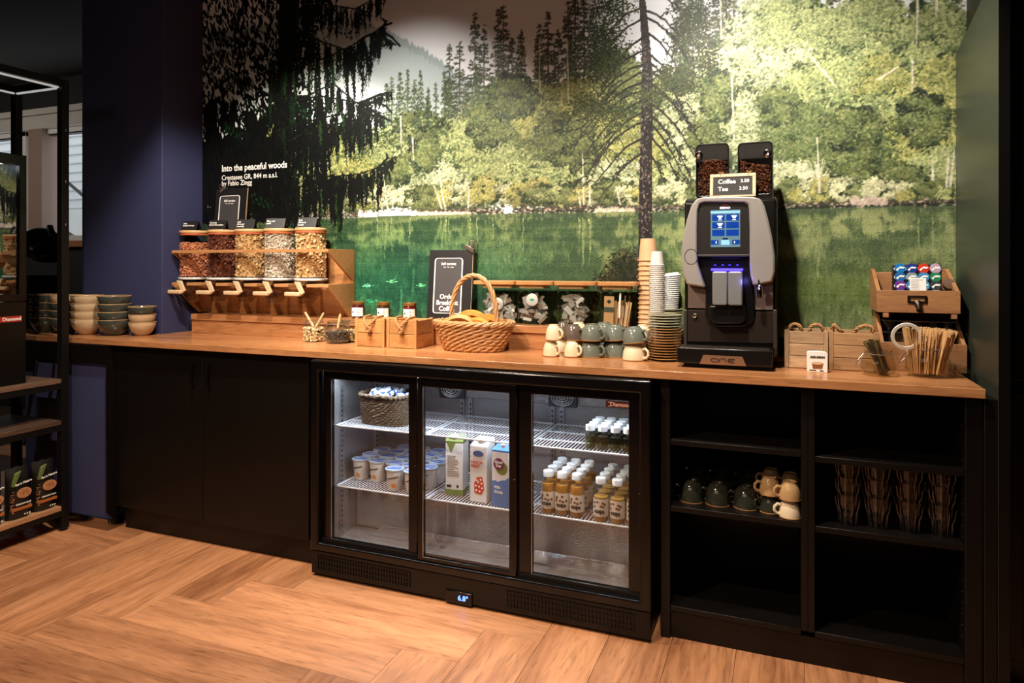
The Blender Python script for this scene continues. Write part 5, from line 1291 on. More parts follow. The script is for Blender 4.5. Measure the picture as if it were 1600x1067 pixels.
A = [mp(*p) for p in ((1075, 444), (1069, 425), (1067, 400), (1069, 372), (1075, 345), (1082, 323), (1090, 312), (1102, 309), (1140, 308), (1178, 309), (1189, 312), (1195, 323), (1201, 345), (1207, 372), (1211, 400), (1211, 425), (1207, 440))]
B = [mp(*p) for p in ((1104, 449), (1097, 430), (1092, 412), (1091, 390), (1091, 360), (1092, 330), (1095, 320), (1102, 317.5), (1132, 317), (1162, 317.5), (1169, 320), (1171, 330), (1172, 360), (1172, 390), (1172, 412), (1173, 430), (1177, 446))]
P('silver_arch', MB().strip(A, B, 'y', MY - .040, MY + .0075), SILV, bev=.006, smooth=50, **CK)
P('screen_panel', MB().prism(rrect(*mp(1090, 0)[:1], mp(1172.5, 0)[0], mp(0, 401)[1] if False else gZ(1130, 402, MY), gZ(1130, 316, MY), .010), 'y', MY - .030, MY + .0074), BKT, bev=.002, **CK)
sx0, sx1, sz0, sz1 = gX(1110.5, MY - .03), gX(1156.5, MY - .03), gZ(1133, 386, MY - .03), gZ(1133, 328, MY - .03)
sc = P('touch_screen', MB().box(sx0, sx1, MY - .0315, MY - .0298, sz0, sz1), pbr('screen_glow_blue', '304a58', .2, emit=('9fc4c8', .38)), **CK)
w_, h_ = sx1 - sx0, sz1 - sz0
BT = pbr('screen_button_blue', '0a2a70', .2, emit=('1247a8', .5)); BW = pbr('screen_white', 'f0f6ff', .3, emit=('e8f2ff', .9)); BD = pbr('screen_navy', '0a1638', .2, emit=('0a1638', .3))
for r in range(3):
    for c in range(2):
        a = sx0 + w_ * (.05 + c * .48); z = sz1 - h_ * (.12 + r * .205)
        b_ = P('screen_button', MB().prism(rrect(a, a + w_ * .43, z - h_ * .17, z, .002, 2), 'y', MY - .0322, MY - .0316), BT, sc, world=True)
        if (r, c) in ((0, 0), (0, 1), (1, 0)):
            q = MB(); xx_, zz_ = a + w_ * .27, z - h_ * .07; q.prism([(xx_ - .007, zz_ + .003), (xx_ + .007, zz_ + .003), (xx_ + .004, zz_ - .005), (xx_ - .004, zz_ - .005)], 'y', MY - .0328, MY - .0323).prism([(xx_ - .010 * math.cos(t), zz_ + .003 + .0022 * math.sin(t)) for t in np.linspace(0, 2 * PI, 11)[:-1]], 'y', MY - .0330, MY - .0324)
            P('cup_icon', q, BW, b_, world=True); P('caption', MB().box(xx_ - .006, xx_ + .006, MY - .0328, MY - .0323, z - h_ * .155, z - h_ * .14), BW, b_, world=True)
P('screen_header', MB().box(sx0, sx1, MY - .0322, MY - .0316, sz1 - h_ * .085, sz1 - h_ * .03), pbr('screen_header', '7db4e8', .3, emit=('7db4e8', .6)), sc, world=True)
for s in (-1, 1):
    xm_ = (sx0 + sx1) / 2 + s * w_ * .36; b_ = P('screen_button', MB().box(xm_ - w_ * .13, xm_ + w_ * .13, MY - .0322, MY - .0316, sz0 + h_ * .07, sz0 + h_ * .19), BT, sc, world=True)
    P('arrow', MB().prism([(xm_ - s * .006 - .0 * s, sz0 + h_ * .17), (xm_ + s * -.002, sz0 + h_ * .13), (xm_ - s * .006, sz0 + h_ * .09)], 'y', MY - .0328, MY - .0323), BW, b_, world=True)
P('screen_footer', MB().box((sx0 + sx1) / 2 - w_ * .14, (sx0 + sx1) / 2 + w_ * .14, MY - .0322, MY - .0316, sz0 + h_ * .06, sz0 + h_ * .19), pbr('screen_header', '7db4e8', .3), sc, world=True)
P('screen_key', MB().box((sx0 + sx1) / 2 - w_ * .09, (sx0 + sx1) / 2 + w_ * .09, MY - .0322, MY - .0316, sz0 + h_ * .205, sz0 + h_ * .245), BD, sc, world=True)
# emblem above the screen: red roof and small letters
ex, ez = mp(1133, 321, MY - .03)
em = P('emblem', MB().prism([(ex - .012, ez - .0035), (ex, ez + .004), (ex + .012, ez - .0035), (ex + .008, ez - .0035), (ex, ez + .0015), (ex - .008, ez - .0035)], 'y', MY - .0312, MY - .0301), pbr('emblem_red', 'b8281e', .4), **CK)
text('EGRO', .0085, BW, em, (ex, MY - .0312, ez - .0085), world=True, sx=1.5, bold=.0004)
P('hinge_line', MB().box(mp(1092, 0)[0], mp(1171, 0)[0], MY - .0308, MY - .0296, gZ(1130, 399, MY), gZ(1130, 398, MY)), SILV, **CK)
P('lens_ring', MB().tube([(mp(1082, 401)[0] + .0215 * math.cos(a), MY - .0405, mp(1082, 401)[1] + .026 * math.sin(a)) for a in np.linspace(0, 2 * PI, 29)[:-1]], .0008, 5, closed=True), BKM, **CK)
# the recess with the outlets
zr0, zr1 = gZ(1140, 508, MY), gZ(1140, 402, MY)
P('brew_recess', MB().prism([mp(1092, 402), mp(1172, 402), mp(1174, 440), mp(1179, 470), mp(1179, 497), mp(1172, 507), mp(1160, 510), mp(1118, 510), mp(1108, 505), mp(1103, 495), mp(1103, 455), mp(1097, 430)], 'y', MY - .012, MY + .0076), BKM, bev=.003, **CK)
for a, b, nm in ((1113, 1136.5, 'left'), (1137.5, 1160, 'right')):
    P('outlet_column', MB().prism(rrect(gX(a, MY - .06), gX(b, MY - .06), gZ(1137, 477, MY - .06), gZ(1137, 424, MY - .06), .006, 3), 'y', MY - .062, MY - .0125), pbr('outlet_satin_metal', '8f908f', .38, .5), bev=.004, **CK)
P('outlet_cowl', MB().prism([mp(1108, 477, MY - .04), mp(1164, 477, MY - .04), mp(1166, 500, MY - .04), mp(1156, 506, MY - .04), mp(1116, 506, MY - .04), mp(1107, 498, MY - .04)], 'y', MY - .045, MY - .0122), BKM, bev=.005, **CK)
VIO = pbr('violet_led', '2a20c0', .4, emit=('4030ff', 5.))
lb_ = P('led_bar', MB().box(gX(1111, MY - .05), gX(1160, MY - .05), MY - .052, MY - .0125, gZ(1137, 423, MY - .05), gZ(1137, 419.5, MY - .05)), VIO, **CK)
for x in (1117, 1129, 1140, 1152):
    P('led', MB().blob((gX(x, MY - .02), MY - .0135, gZ(x, 414, MY - .02)), (.005, .002, .0015)), VIO, lb_, world=True)
d_ = bpy.data.lights.new('brew_light', 'POINT'); d_.energy = .05; d_.color = (.25, .2, 1); d_.shadow_soft_size = .01; o = bpy.data.objects.new('brew_light', d_); COL.objects.link(o); o.location = (gX(1162, MY - .06), MY - .068, gZ(1162, 440, MY - .06))
P('slot_line', MB().box(gX(1113, MY - .0125), gX(1155, MY - .0125), MY - .0135, MY - .0118, gZ(1134, 404, MY), gZ(1134, 403, MY)), STEEL, **CK)
# flanking panels, lower door
P('front_panel', MB().prism([mp(1075, 424), mp(1103, 440), mp(1103, 482), mp(1075, 481)], 'y', MY - .002, MY + .0074), GRM, bev=.001, **CK)
P('front_panel', MB().prism([mp(1178, 440), mp(1208, 432), mp(1208, 484), mp(1180, 484)], 'y', MY - .002, MY + .0074), GRM, bev=.001, **CK)
P('lower_door', MB().prism([mp(1075, 484), mp(1102.5, 484.5), mp(1103, 496), mp(1109, 506), mp(1119, 511), mp(1160, 511), mp(1173, 508), mp(1180, 498), mp(1181, 487), mp(1208, 487), mp(1208, 536), mp(1075, 533)], 'y', MY - .004, MY + .0074), SMK, bev=.0012, smooth=0, **CK)
P('lock', MB().lathe([(0, 0), (.008, 0), (.008, .006), (.0055, .008), (0, .006)], 18), CHR, cm, loc=(mp(1086, 493)[0] - cmx, MY - .004 - 2.60, mp(1086, 493)[1] - WZ), rot=(PI / 2, 0, 0))
for x in (1071, 1211): P('side_rail', MB().box(gX(x, MY) - .006, gX(x, MY) + .006, MY - .003, MY + .02, gZ(x, 545, MY), gZ(x, 484, MY)), pbr('machine_rail', '4a4440', .3, .5), bev=.002, **CK)
# steam wand
wx_, wz_ = mp(1187, 428, MY - .03)
P('steam_wand', MB().tube([(wx_, MY - .004, wz_ + .004), (wx_, MY - .030, wz_), (wx_ - .003, MY - .036, wz_ - .02), (wx_ - .001, MY - .040, wz_ - .045)], .0045, 10), BKM, **CK)
P('wand_nozzle', MB().lathe([(0, -.078), (.008, -.078), (.010, -.056), (.008, -.042), (.004, -.036), (0, -.036)], 16, (wx_ + .001, MY - .040, wz_)), CHR, **CK)
P('wand_bracket', MB().box(wx_ - .022, wx_ + .018, MY - .020, MY - .004, wz_ + .003, wz_ + .010), BKM, bev=.002, **CK)
# drip tray
TY = 2.375
tx0, tx1 = gX(1057.5, TY), gX(1207, TY)
tz1 = .957
P('drip_tray', MB().box(tx0, tx1, TY, MY + .006, .903, tz1), BKM, bev=.004, **CK)
g = MB(); n = 44
for i in range(n): X = tx0 + .012 + (tx1 - tx0 - .024) * i / (n - 1); g.box(X - .0014, X + .0014, TY + .008, MY - .008, tz1, tz1 + .003)
g.box(tx0 + .010, tx1 - .010, TY + .005, TY + .009, tz1, tz1 + .0035)
P('drip_grid', g, pbr('grid_steel', '8a8078', .3, .9), kind='stuff', **CK)
P('tray_foot', MB().box(tx0 + .02, tx1 - .01, TY + .03, MY + .02, WZ + .0003, .9028), BLKM, **CK)
bp_ = [gX(1093, TY), gX(1099, TY), gX(1160, TY), gX(1166, TY)]; z0, z1 = .9035, .934
bg = P('badge_plate', MB().prism([(bp_[0], z0), (bp_[1], z1), (bp_[2], z1), (bp_[3], z0)], 'y', TY - .0015, TY + .001), pbr('copper_badge', 'b98a68', .3, .7), **CK)
mt = MB(); cxb = (bp_[1] + bp_[2]) / 2; zc = (z0 + z1) / 2
def arc(cx, a0, a1, rx=.012, rz=.006, n=12): return [(cx + rx * math.cos(a), TY - .002, zc + rz * math.sin(a)) for a in np.linspace(a0, a1, n)]
mt.tube(arc(cxb - .026, 0, 2 * PI, n=17)[:-1], .0013, 6, closed=True)
mt.tube([(cxb - .010, TY - .002, zc - .006), (cxb - .010, TY - .002, zc + .002), (cxb - .006, TY - .002, zc + .006), (cxb + .006, TY - .002, zc + .006), (cxb + .010, TY - .002, zc + .002), (cxb + .010, TY - .002, zc - .006)], .0013, 6)
mt.tube([(cxb + .038, TY - .002, zc + .006)] + arc(cxb + .026, PI / 2, 1.5 * PI, .010) + [(cxb + .038, TY - .002, zc - .006)], .0013, 6).tube([(cxb + .017, TY - .002, zc), (cxb + .034, TY - .002, zc)], .0013, 6)
P('lettering', mt, INK, bg, world=True)
# hoppers
HG = glass('hopper_glass', (.93, .92, .91), .03, 1.5)
BEAN = [pbr('bean_dark', '4a2818', .3, coat=.3), pbr('bean_mid', '6a3e26', .32, coat=.3), pbr('bean_core', '1c0f0a', .8)]
for (xa_, xb_, yt, nm, kx) in ((1087, 1139, 224, 'left', 1092), (1152.5, 1207.5, 221.5, 'right', 1199)):
    Yh = 2.50; A_, B_ = gX(xa_, Yh), gX(xb_, Yh); zt = gZ((xa_ + xb_) / 2, yt, Yh); zb = 1.4685; Yk = 2.68; cx = (A_ + B_) / 2
    hp_ = P('bean_hopper', MB().strip(rrect(A_, B_, zb + .0005, zt, .016, 4), rrect(A_ + .004, B_ - .004, zb + .012, zt - .006, .013, 4), 'y', Yh, Yk, closed=True), BKM, label=f'{nm} bean hopper', bev=.0015, **CK)
    P('hopper_window', MB().prism(rrect(A_ + .0042, B_ - .0042, zb + .0122, zt - .0062, .013, 4), 'y', Yh + .001, Yh + .003), HG, hp_, world=True)
    P('hopper_back', MB().prism(rrect(A_ + .0042, B_ - .0042, zb + .0122, zt - .0062, .013, 4), 'y', Yk - .004, Yk - .001), BKM, hp_, world=True)
    zf = gZ((xa_ + xb_) / 2, 254, Yh); g = MB(); R = random.Random(xa_)
    def ftop(x): return zf + (.010 * math.sin((x - A_) * 30 + (0 if nm == 'left' else 2)))
    for i in range(620):
        x = R.uniform(A_ + .010, B_ - .010); z = R.uniform(zb + .018, ftop(x)); g.blob((x, Yh + .010 + R.uniform(-.002, .004), z), (.0055, .0042, .0035), Matrix.Rotation(R.uniform(0, 6), 3, 'Y') @ Matrix.Rotation(R.uniform(-.6, .6), 3, 'X'), m=R.randrange(2))
    for i in range(260):
        x = R.uniform(A_ + .010, B_ - .010); g.blob((x, R.uniform(Yh + .012, Yk - .01), ftop(x) + R.uniform(-.003, .003)), (.0055, .0042, .0035), Matrix.Rotation(R.uniform(0, 6), 3, 'Z'), m=R.randrange(2))
    g.prism([(A_ + .006, zb + .0135), (B_ - .006, zb + .0135), (B_ - .006, zf - .014), (A_ + .006, zf - .014)], 'y', Yh + .012, Yk - .006, m=2)
    P('coffee_beans', g, BEAN, hp_, world=True, kind='stuff')
    kxx, kz = gX(kx, Yh), gZ(kx, yt + 18, Yh)
    k_ = P('hopper_lock', MB().lathe([(0, 0), (.013, 0), (.013, .004), (.009, .006), (.009, .014), (.006, .016), (0, .013)], 18), CHR, cm, loc=(kxx - cmx, Yh - .001 - 2.60, kz - WZ), rot=(PI / 2, 0, 0))
    P('ring', MB().tube([(.010 * math.cos(a), -.004 + .012 * math.sin(a), .016) for a in np.linspace(0, 2 * PI, 15)[:-1]], .0014, 5, closed=True), CHR, k_)
P('hopper_gutter', MB().box(mp(1086, 0)[0], mp(1208, 0)[0], 2.495, 2.70, 1.4645, 1.4682), BKT, **CK)

# chalkboard leaning on the hoppers
bx0, bx1 = gX(1109, 2.462), gX(1181, 2.462); w_ = bx1 - bx0; h_ = .082
cb_ = T('chalkboard', 'small wooden-framed chalkboard with coffee and tea prices on top of the machine', 'chalkboard', ((bx0 + bx1) / 2, 2.460, 1.4692), rot=(-.16, 0, 0))
FW = wood('pale_frame_wood', 'dcc3a0', 'b8935f', .55, 'X', 9, .9)
P('slate', MB().box(-w_ / 2 + .008, w_ / 2 - .008, .001, .006, .004, h_ - .004), pbr('slate', '34302d', .8, var=(260, .5)), cb_)
P('frame_bar', MB().box(-w_ / 2, w_ / 2, -.001, .009, h_ - .011, h_), FW, cb_, bev=.001); P('frame_bar', MB().box(-w_ / 2, w_ / 2, -.001, .009, 0, .006), FW, cb_, bev=.001)
for s in (-1, 1): P('frame_bar', MB().box(min(s * w_ / 2, s * (w_ / 2 - .011)), max(s * w_ / 2, s * (w_ / 2 - .011)), -.0012, .0092, .0062, h_ - .0112), FW, cb_, bev=.001)
for s, x in ((-1, -w_ * .26), (1, w_ * .34)):
    P('string_knot', MB().tube([(x - .008, .003, h_), (x - .004, -.003, h_ + .006), (x + .003, -.002, h_ + .002), (x + .008, .003, h_ + .007), (x, .006, h_ + .001)], .0018, 6), ROPE, cb_)
    P('eyelet', MB().blob((x, -.0022, h_ - .005), (.0022, .001, .0022)), INK, cb_)
CHK = pbr('chalk', 'f0eee8', .9)
text('Coffee', .0215, CHK, cb_, (-w_ * .32, -.0002, h_ * .66), align='LEFT', bold=.0005); text('3.50', .0165, CHK, cb_, (w_ * .17, -.0002, h_ * .67), align='LEFT', bold=.0004)
text('Tee', .0215, CHK, cb_, (-w_ * .32, -.0002, h_ * .34), align='LEFT', bold=.0005); text('3.50', .0165, CHK, cb_, (w_ * .14, -.0002, h_ * .35), align='LEFT', bold=.0004)

# ---------------------------------------------------------------- crates and jars right of the machine
cA = crate(.004, .139, 2.50, .145, .128, 'reclaimed-wood crate with rope handles directly right of the coffee machine', 3, wt=('d2ae86', '8c6a4a'), tag_='reclaimed')
cB = crate(.1415, .289, 2.50, .145, .128, 'reclaimed-wood crate with rope handles behind the jar of dark sticks', 3, wt=('bf9468', '84603f'), tag_='worn')
rope(cA, [(-.055, -.03, .118), (-.048, -.030, .140), (-.030, -.030, .146), (-.016, -.03, .136), (-.012, -.02, .118)], .0065); rope(cA, [(.010, -.03, .118), (.016, -.034, .140), (.036, -.034, .147), (.052, -.03, .136), (.056, -.02, .118)], .0065)
rope(cB, [(-.062, -.02, .118), (-.058, -.036, .150), (-.050, -.036, .138), (-.034, -.03, .124), (-.03, -.01, .118)], .0065); rope(cB, [(.004, -.02, .118), (.012, -.034, .136), (.036, -.034, .148), (.058, -.036, .142), (.062, -.03, .118)], .0065)
for c, n_ in ((cA, 0), (cB, 1)): P('tray_insert', MB().box(-.052, .052, -.058, .058, .100, .112), pbr('dark_insert', '4a3422', .9), c)
# sweetener box
X, Y = on(1277, 582, WZ, .0)
sw = T('sweetener_box', 'small white sweetener box with a coffee cup picture, before the reclaimed crates', 'box', (X, Y + .016, WZ + .0003), rz=.04)
P('box', MB().box(-.030, .030, -.014, .014, 0, .062), WHT, sw, bev=.001)
P('domed_top', MB().prism([(-.030, .0622), (.030, .0622), (.024, .0655), (0, .067), (-.024, .0655)], 'y', -.014, .014), WHT, sw)
text('ASSUGRIN', .0095, INK, sw, (0, -.0147, .049), bold=.0004)
CUPB = pbr('print_brown', '8a5230', .5)
cp_ = P('cup_picture', MB().prism([(-.017, .030), (.017, .030), (.014, .012), (-.014, .012)], 'y', -.0150, -.0142), CUPB, sw)
P('foam_picture', MB().prism([(-.018 * math.cos(a), .030 + .005 * math.sin(a)) for a in np.linspace(0, 2 * PI, 13)[:-1]], 'y', -.0156, -.0151), pbr('print_foam', 'd8b898', .5), cp_)
P('print_text', MB().box(-.024, -.004, -.0148, -.0141, .005, .008).box(.006, .018, -.0148, -.0141, .004, .007), INK, sw)

# ---------------------------------------------------------------- small drawer crates at the right end
DW = dict(wt=('b98455', '8a5a36'))
WD1 = wood('tray_wood_x', 'b98455', '86563a', .5, 'X', 5, 1.1, objrand=True); WD2 = wood('tray_wood_y', 'b98455', '86563a', .5, 'Y', 5, 1.1, objrand=True)


def tray(label, X0, X1, Y0, Y1, zb, zf, zs):
    t = T('wooden_tray', label, 'tray', ((X0 + X1) / 2, (Y0 + Y1) / 2, zb)); k = dict(parent=t, world=True)
    P('front', MB().box(X0, X1, Y0, Y0 + .012, zb, zf), WD1, bev=.001, **k)
    for X in (X0, X1 - .012): P('side', MB().prism([(Y0 + .0122, zb), (Y0 + .0122, zf), (Y1 - .045, zs), (Y1, zs), (Y1, zb)], 'x', X, X + .012), WD2, bev=.001, **k)
    P('back', MB().box(X0 + .0122, X1 - .0122, Y1 - .010, Y1, zb, zs - .012), WD1, bev=.001, **k)
    P('bottom', MB().box(X0 + .0122, X1 - .0122, Y0 + .0122, Y1 - .0102, zb + .001, zb + .008), WD1, **k)
    return t


LX0, LX1 = .302, .548
lo = tray('lower wooden tray holding black capsule packs, right end of the worktop', LX0, LX1, 2.575, 2.785, WZ + .0005, .980, 1.078)
up = tray('upper wooden tray with iron label holder, standing on the lower tray', .292, .530, 2.575, 2.785, 1.0785, 1.152, 1.222)
for X in (.310, .505): P('block', MB().box(X, X + .016, 2.5765, 2.60, 1.062, 1.0783), WD1, up, world=True)
IRON = pbr('dark_iron', '2c211a', .4, .7)
cx = (.292 + .530) / 2 - .003
fm = P('label_holder', MB().strip([(cx - .028, 1.112), (cx + .028, 1.112), (cx + .028, 1.136), (cx - .028, 1.136)], [(cx - .021, 1.1175), (cx + .021, 1.1175), (cx + .021, 1.1305), (cx - .021, 1.1305)], 'y', 2.570, 2.5748, closed=True), IRON, up, world=True, bev=.0012)
P('finger_pull', MB().tube([(cx, 2.571, 1.112), (cx + .001, 2.560, 1.104), (cx + .002, 2.556, 1.094), (cx + .002, 2.562, 1.086)], [.012, .007, .006, .007], 8), IRON, up, world=True)
# blister sheet with coloured creamer lids
bX0, bX1 = gX(1395, 2.64), gX(1473, 2.64); bw = bX1 - bX0
bl = T('creamer_sheet', 'sheet of colourful round creamer lids standing in the upper tray', 'packet', ((bX0 + bX1) / 2, 2.64, 1.100), rot=(-.12, 0, 0))
P('sheet', MB().box(-bw / 2, bw / 2, 0, .012, 0, .138), pbr('sheet_black', '16161a', .35), bl, bev=.002)
LC = ['1f7fc4', '2a3f9a', 'd8402c', 'c9a9c4', '2f6fb0', '8aa0a8', '4a90c8', '2d8a62', '7a3a9a', '3a8fcf', '58b0d8', '40464a']
for r in range(4):
    for c in range(4):
        x = -bw / 2 + .0235 + c * (bw - .042) / 3; z = .125 - r * .029
        col = LC[(r * 4 + c) % 12]
        l = P('creamer_lid', MB().lathe([(0, 0), (.0165, 0), (.017, .001), (.0165, .0022), (0, .0025)], 20), pbr('lid_' + col, col, .25, .2), bl, loc=(x, -.0004, z), rot=(PI / 2, 0, 0))
        P('white_swirl', MB().prism([(-.013, -.004), (0, .006), (.014, .004), (.010, -.001), (-.002, .0), (-.008, -.009)], 'z', .0025, .0030), WHT, l)
    for c in range(5):
        x = -bw / 2 + .008 + c * (bw - .016) / 4; z = .138 - r * .029 - .014
        P('white_gap', MB().prism([(x - .004, z), (x, z + .006), (x + .004, z), (x, z - .006)], 'y', -.0008, -.0001), WHT, bl)
pl_ = P('paper_label', MB().box(-.022, .026, -.0045, -.0035, .040, .092), WHT, bl)
g = MB()
for i in range(8): g.box(-.018, -.018 + rnd.uniform(.02, .038), -.0050, -.0045, .085 - i * .0052, .0862 - i * .0052)
P('small_print', g, pbr('grey_print', '8a8078', .6), pl_, kind='stuff')
tag(P('creamer_pot', MB().lathe([(0, 0), (.014, 0), (.018, .02), (.019, .022), (0, .023)], 18), pbr('creamer_brown', '5a3f28', .3), loc=(bX1 + .016, 2.66, 1.165), rot=(1.1, .3, 0)), 'dark brown creamer pot at the right inside the upper tray', 'creamer')
tag(P('packet_stack', MB().box(bX1 - .03, bX1 + .028, 2.672, 2.74, 1.0875, 1.152), pbr('packet_olive', '4f5a34', .6), bev=.003), 'olive packet behind the creamer sheet in the upper tray', 'packet')
# black capsule packs in the lower tray
CPS = pbr('capsule_black', '120f0e', .35); EDG = pbr('foil_edge', 'cfd3da', .2, .9)
for k in range(4):
    z = .9 + k * .038; Y0_ = 2.600 + k * .012
    t = T('capsule_pack', 'black capsule pack with silver foil edge in the lower tray, ' + ('lowest', 'second from the bottom', 'third from the bottom', 'topmost')[k], 'capsule pack', ((LX0 + LX1) / 2, Y0_ + .07, z), group='capsule packs in the lower tray')
    g = MB()
    for c in range(5): x = -.085 + c * .0425; g.lathe([(0, 0), (.013, 0), (.0195, .031), (0, .031)], 16, (x, -.048, 0)); 
    for c in range(5): x = -.085 + c * .0425; g.lathe([(0, 0), (.013, 0), (.0195, .031), (0, .031)], 12, (x, -.004, 0))
    P('capsules', g, CPS, t)
    P('foil', MB().prism(rrect(-.108, .108, -.072, .070, .012, 4), 'z', .0313, .0330), EDG, t)


# ---------------------------------------------------------------- jars of sticks
def bigjar(x, yb, r, h, label, tint):
    X, Y = on(x, yb, WZ, r)
    t = T('storage_jar', label, 'jar', (X, Y, WZ + .0003))
    P('jar', MB().lathe([(0, 0), (r * .80, 0), (r * .95, .010), (r, .025), (r * .98, h * .55), (r * .80, h * .80), (r * .76, h * .86), (r * .80, h * .93), (r * .82, h), (r * .78, h), (r * .72, h * .86), (r * .94, h * .55), (r * .96, .025), (r * .8, .007), (0, .006)], 32), glass('tinted_' + tint, tuple(int(tint[i:i + 2], 16) / 255 for i in (0, 2, 4)), .02, 1.5), t)
    P('wire_clasp', MB().tube([(r * .84 * math.cos(a), r * .84 * math.sin(a), h * .88) for a in np.linspace(0, 2 * PI, 32)[:-1]], .0016, 5, closed=True).tube([(-r * .84, -.010, h * .88), (-r * 1.15, -.018, h * .62), (-r * 1.28, -.012, h * .40), (-r * 1.0, -.004, h * .55)], .0016, 5), pbr('wire_steel', '8a847c', .4, .6), t)
    return t


ja = bigjar(1372, 590.5, .050, .078, 'small clip-top jar of dark sticks leaning left, before the worn crate', 'f0ead8')
jb = bigjar(1449, 593.5, .0620, .100, 'large clip-top jar crammed with wooden coffee stirrers', 'f4f2e8')
STK = wood('stirrer_birch', 'dcb07c', 'c09058', .55, 'Z', 12, .8); DSK = pbr('dark_stick_pack', '3a3026', .35); DSK2 = pbr('gold_stick_pack', '8a7440', .3, .4)
st0 = None; R = random.Random(3)
for i in range(120):
    a = R.uniform(0, 2 * PI); q = math.sqrt(R.random()); bx__ = q * .046 * math.cos(a); by__ = q * .046 * math.sin(a)
    dirv = Vector((math.cos(a) * q * .20 + R.uniform(-.02, .14), math.sin(a) * q * .16, 1)); dirv.normalize()
    base = Vector((jb.location.x + bx__ * 1.0 - .005, jb.location.y + by__ * .95, WZ + .012)); e = dirv.to_track_quat('Z', 'X').to_euler()
    loc = base
    if st0 is None:
        st0 = T('coffee_stirrer', 'wooden stirrer standing in the large jar', 'stirrer', loc, rot=e, group='wooden stirrers in the large jar')
        P('stick', MB().prism([(-.003, .001), (.003, .001), (.003, .137), (.0015, .140), (-.0015, .140), (-.003, .137)], 'y', -.0008, .0008), STK, st0)
    else: dup(st0, loc, rot=e)
for i in range(20):
    a = R.uniform(0, 2 * PI); q = math.sqrt(R.random()); dirv = Vector((-.42 + R.uniform(-.12, .18) + math.cos(a) * .1, math.sin(a) * .14, 1)).normalized()
    loc = Vector((ja.location.x + .018 + q * .012 * math.cos(a), ja.location.y + q * .018 * math.sin(a), WZ + .012))
    tag(P('stick_pack', MB().prism([(-.004, 0), (.004, 0), (.004, .105), (-.004, .105)], 'y', -.0012, .0012), (DSK, DSK2, DSK)[i % 3], loc=loc, rot=dirv.to_track_quat('Z', 'X').to_euler(), bev=.0004), 'narrow dark stick packet in the small jar', 'stick packet', 'stick packets in the small jar')
# open hinged lid of the big jar: white seal ring tilted up to the left
lx, lz_ = atY(1416, 525, 2.42)
ld = P('open_lid', MB().lathe([(.020, .004), (.036, .002), (.0405, 0), (.0405, .006), (.034, .010), (0, .014), (0, .011), (.030, .008), (.020, .007)], 32), GLJ, jb, world=True, loc=(lx, 2.42, lz_), rot=(PI / 2 + .25, .55, .2))
P('seal_ring', MB().lathe([(.0335, -.001), (.0425, -.001), (.0435, .002), (.0425, .005), (.0335, .005), (.0325, .002), (.0335, -.001)], 32), pbr('white_rubber', 'e8e4dc', .5), ld)
P('hinge_wire', MB().tube([(.030, .02, .0), (.052, .03, -.004), (.062, .018, -.012), (.054, -.01, -.01)], .0016, 6), STEEL, ld)
X, Y = on(1497, 590, WZ, .046)
gl_ = T('jar_cover', 'round glass jar lid leaning beside the large jar of stirrers', 'lid', (X, Y, WZ + .0165), rot=(.10, .30, 0))
P('lid_glass', MB().lathe([(0, .016), (.024, .016), (.030, .010), (.045, .006), (.049, 0), (.049, -.004), (.044, -.002), (.028, .004), (.022, .010), (0, .010)], 32), glass('lid_glass', (.9, .9, .86), .02, 1.55), gl_)
P('lid_rim', MB().tube([(.048 * math.cos(a), .048 * math.sin(a), -.001) for a in np.linspace(0, 2 * PI, 33)[:-1]], .0022, 6, closed=True), GLJ, gl_)

# ---------------------------------------------------------------- cups and glasses in the open cabinet
zA = SHELFZ[0][1]; zB = SHELFZ[1][1]
GB = 'dark cups upside down on the cabinet shelf'
lbs = ('dark green cup on the cabinet shelf, leftmost', 'dark green cup on the cabinet shelf, second from the left', 'dark green cup on the cabinet shelf, third from the left')
for k, x in enumerate((1081, 1122, 1166)):
    X = gX(x, 2.385); m_ = mug('tea_cup', lbs[k], 'cup', (X, 2.385, zA + .0005), .042, .070, DARKG, rz=PI + .15, group=GB, foot=.42)
    dup(m_, (X + .004, 2.49, zA + .0005), rz=PI + .3, label=('dark green cup behind the leftmost one', 'dark green cup behind the second one', 'dark green cup behind the third one')[k])
    dup(m_, (X + .006, 2.595, zA + .0005), rz=PI + .2, label='dark green cup at the back of the shelf, ' + ('leftmost', 'middle one', 'rightmost')[k], group='dark cups at the back of the shelf')
CREAM_SHADE = pbr('cream_glaze_shaded', 'ad8a60', .2, coat=.4, var=(30, .1))  # cream glaze darkened: the cabinet's shade is put into the colour
for x, y_, mlo, mhi, a, b in ((1203, 2.372, DARKG, CREAM_SHADE, 'dark green cup under the left cream cup', 'cream cup on top of the dark green one'), (1234, 2.345, CREAM, CREAM_SHADE, 'lower cream cup at the right end of the cabinet shelf', 'upper cream cup at the right end of the cabinet shelf')):
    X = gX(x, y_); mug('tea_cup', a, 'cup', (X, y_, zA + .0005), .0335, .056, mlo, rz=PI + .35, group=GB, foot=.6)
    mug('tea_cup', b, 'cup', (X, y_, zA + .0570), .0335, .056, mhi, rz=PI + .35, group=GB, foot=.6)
    mug('tea_cup', a.replace('cup', 'cup in the second row', 1), 'cup', (X + .002, y_ + .09, zA + .0005), .0335, .056, CREAM_SHADE, rz=PI + .3, group=GB, foot=.6)
    mug('tea_cup', b.replace('cup', 'cup in the second row', 1), 'cup', (X + .002, y_ + .09, zA + .0570), .0335, .056, CREAM_SHADE, rz=PI + .3, group=GB, foot=.6)
TG = glass('tumbler_glass', (.90, .88, .86), .02, 1.55)
g0 = None
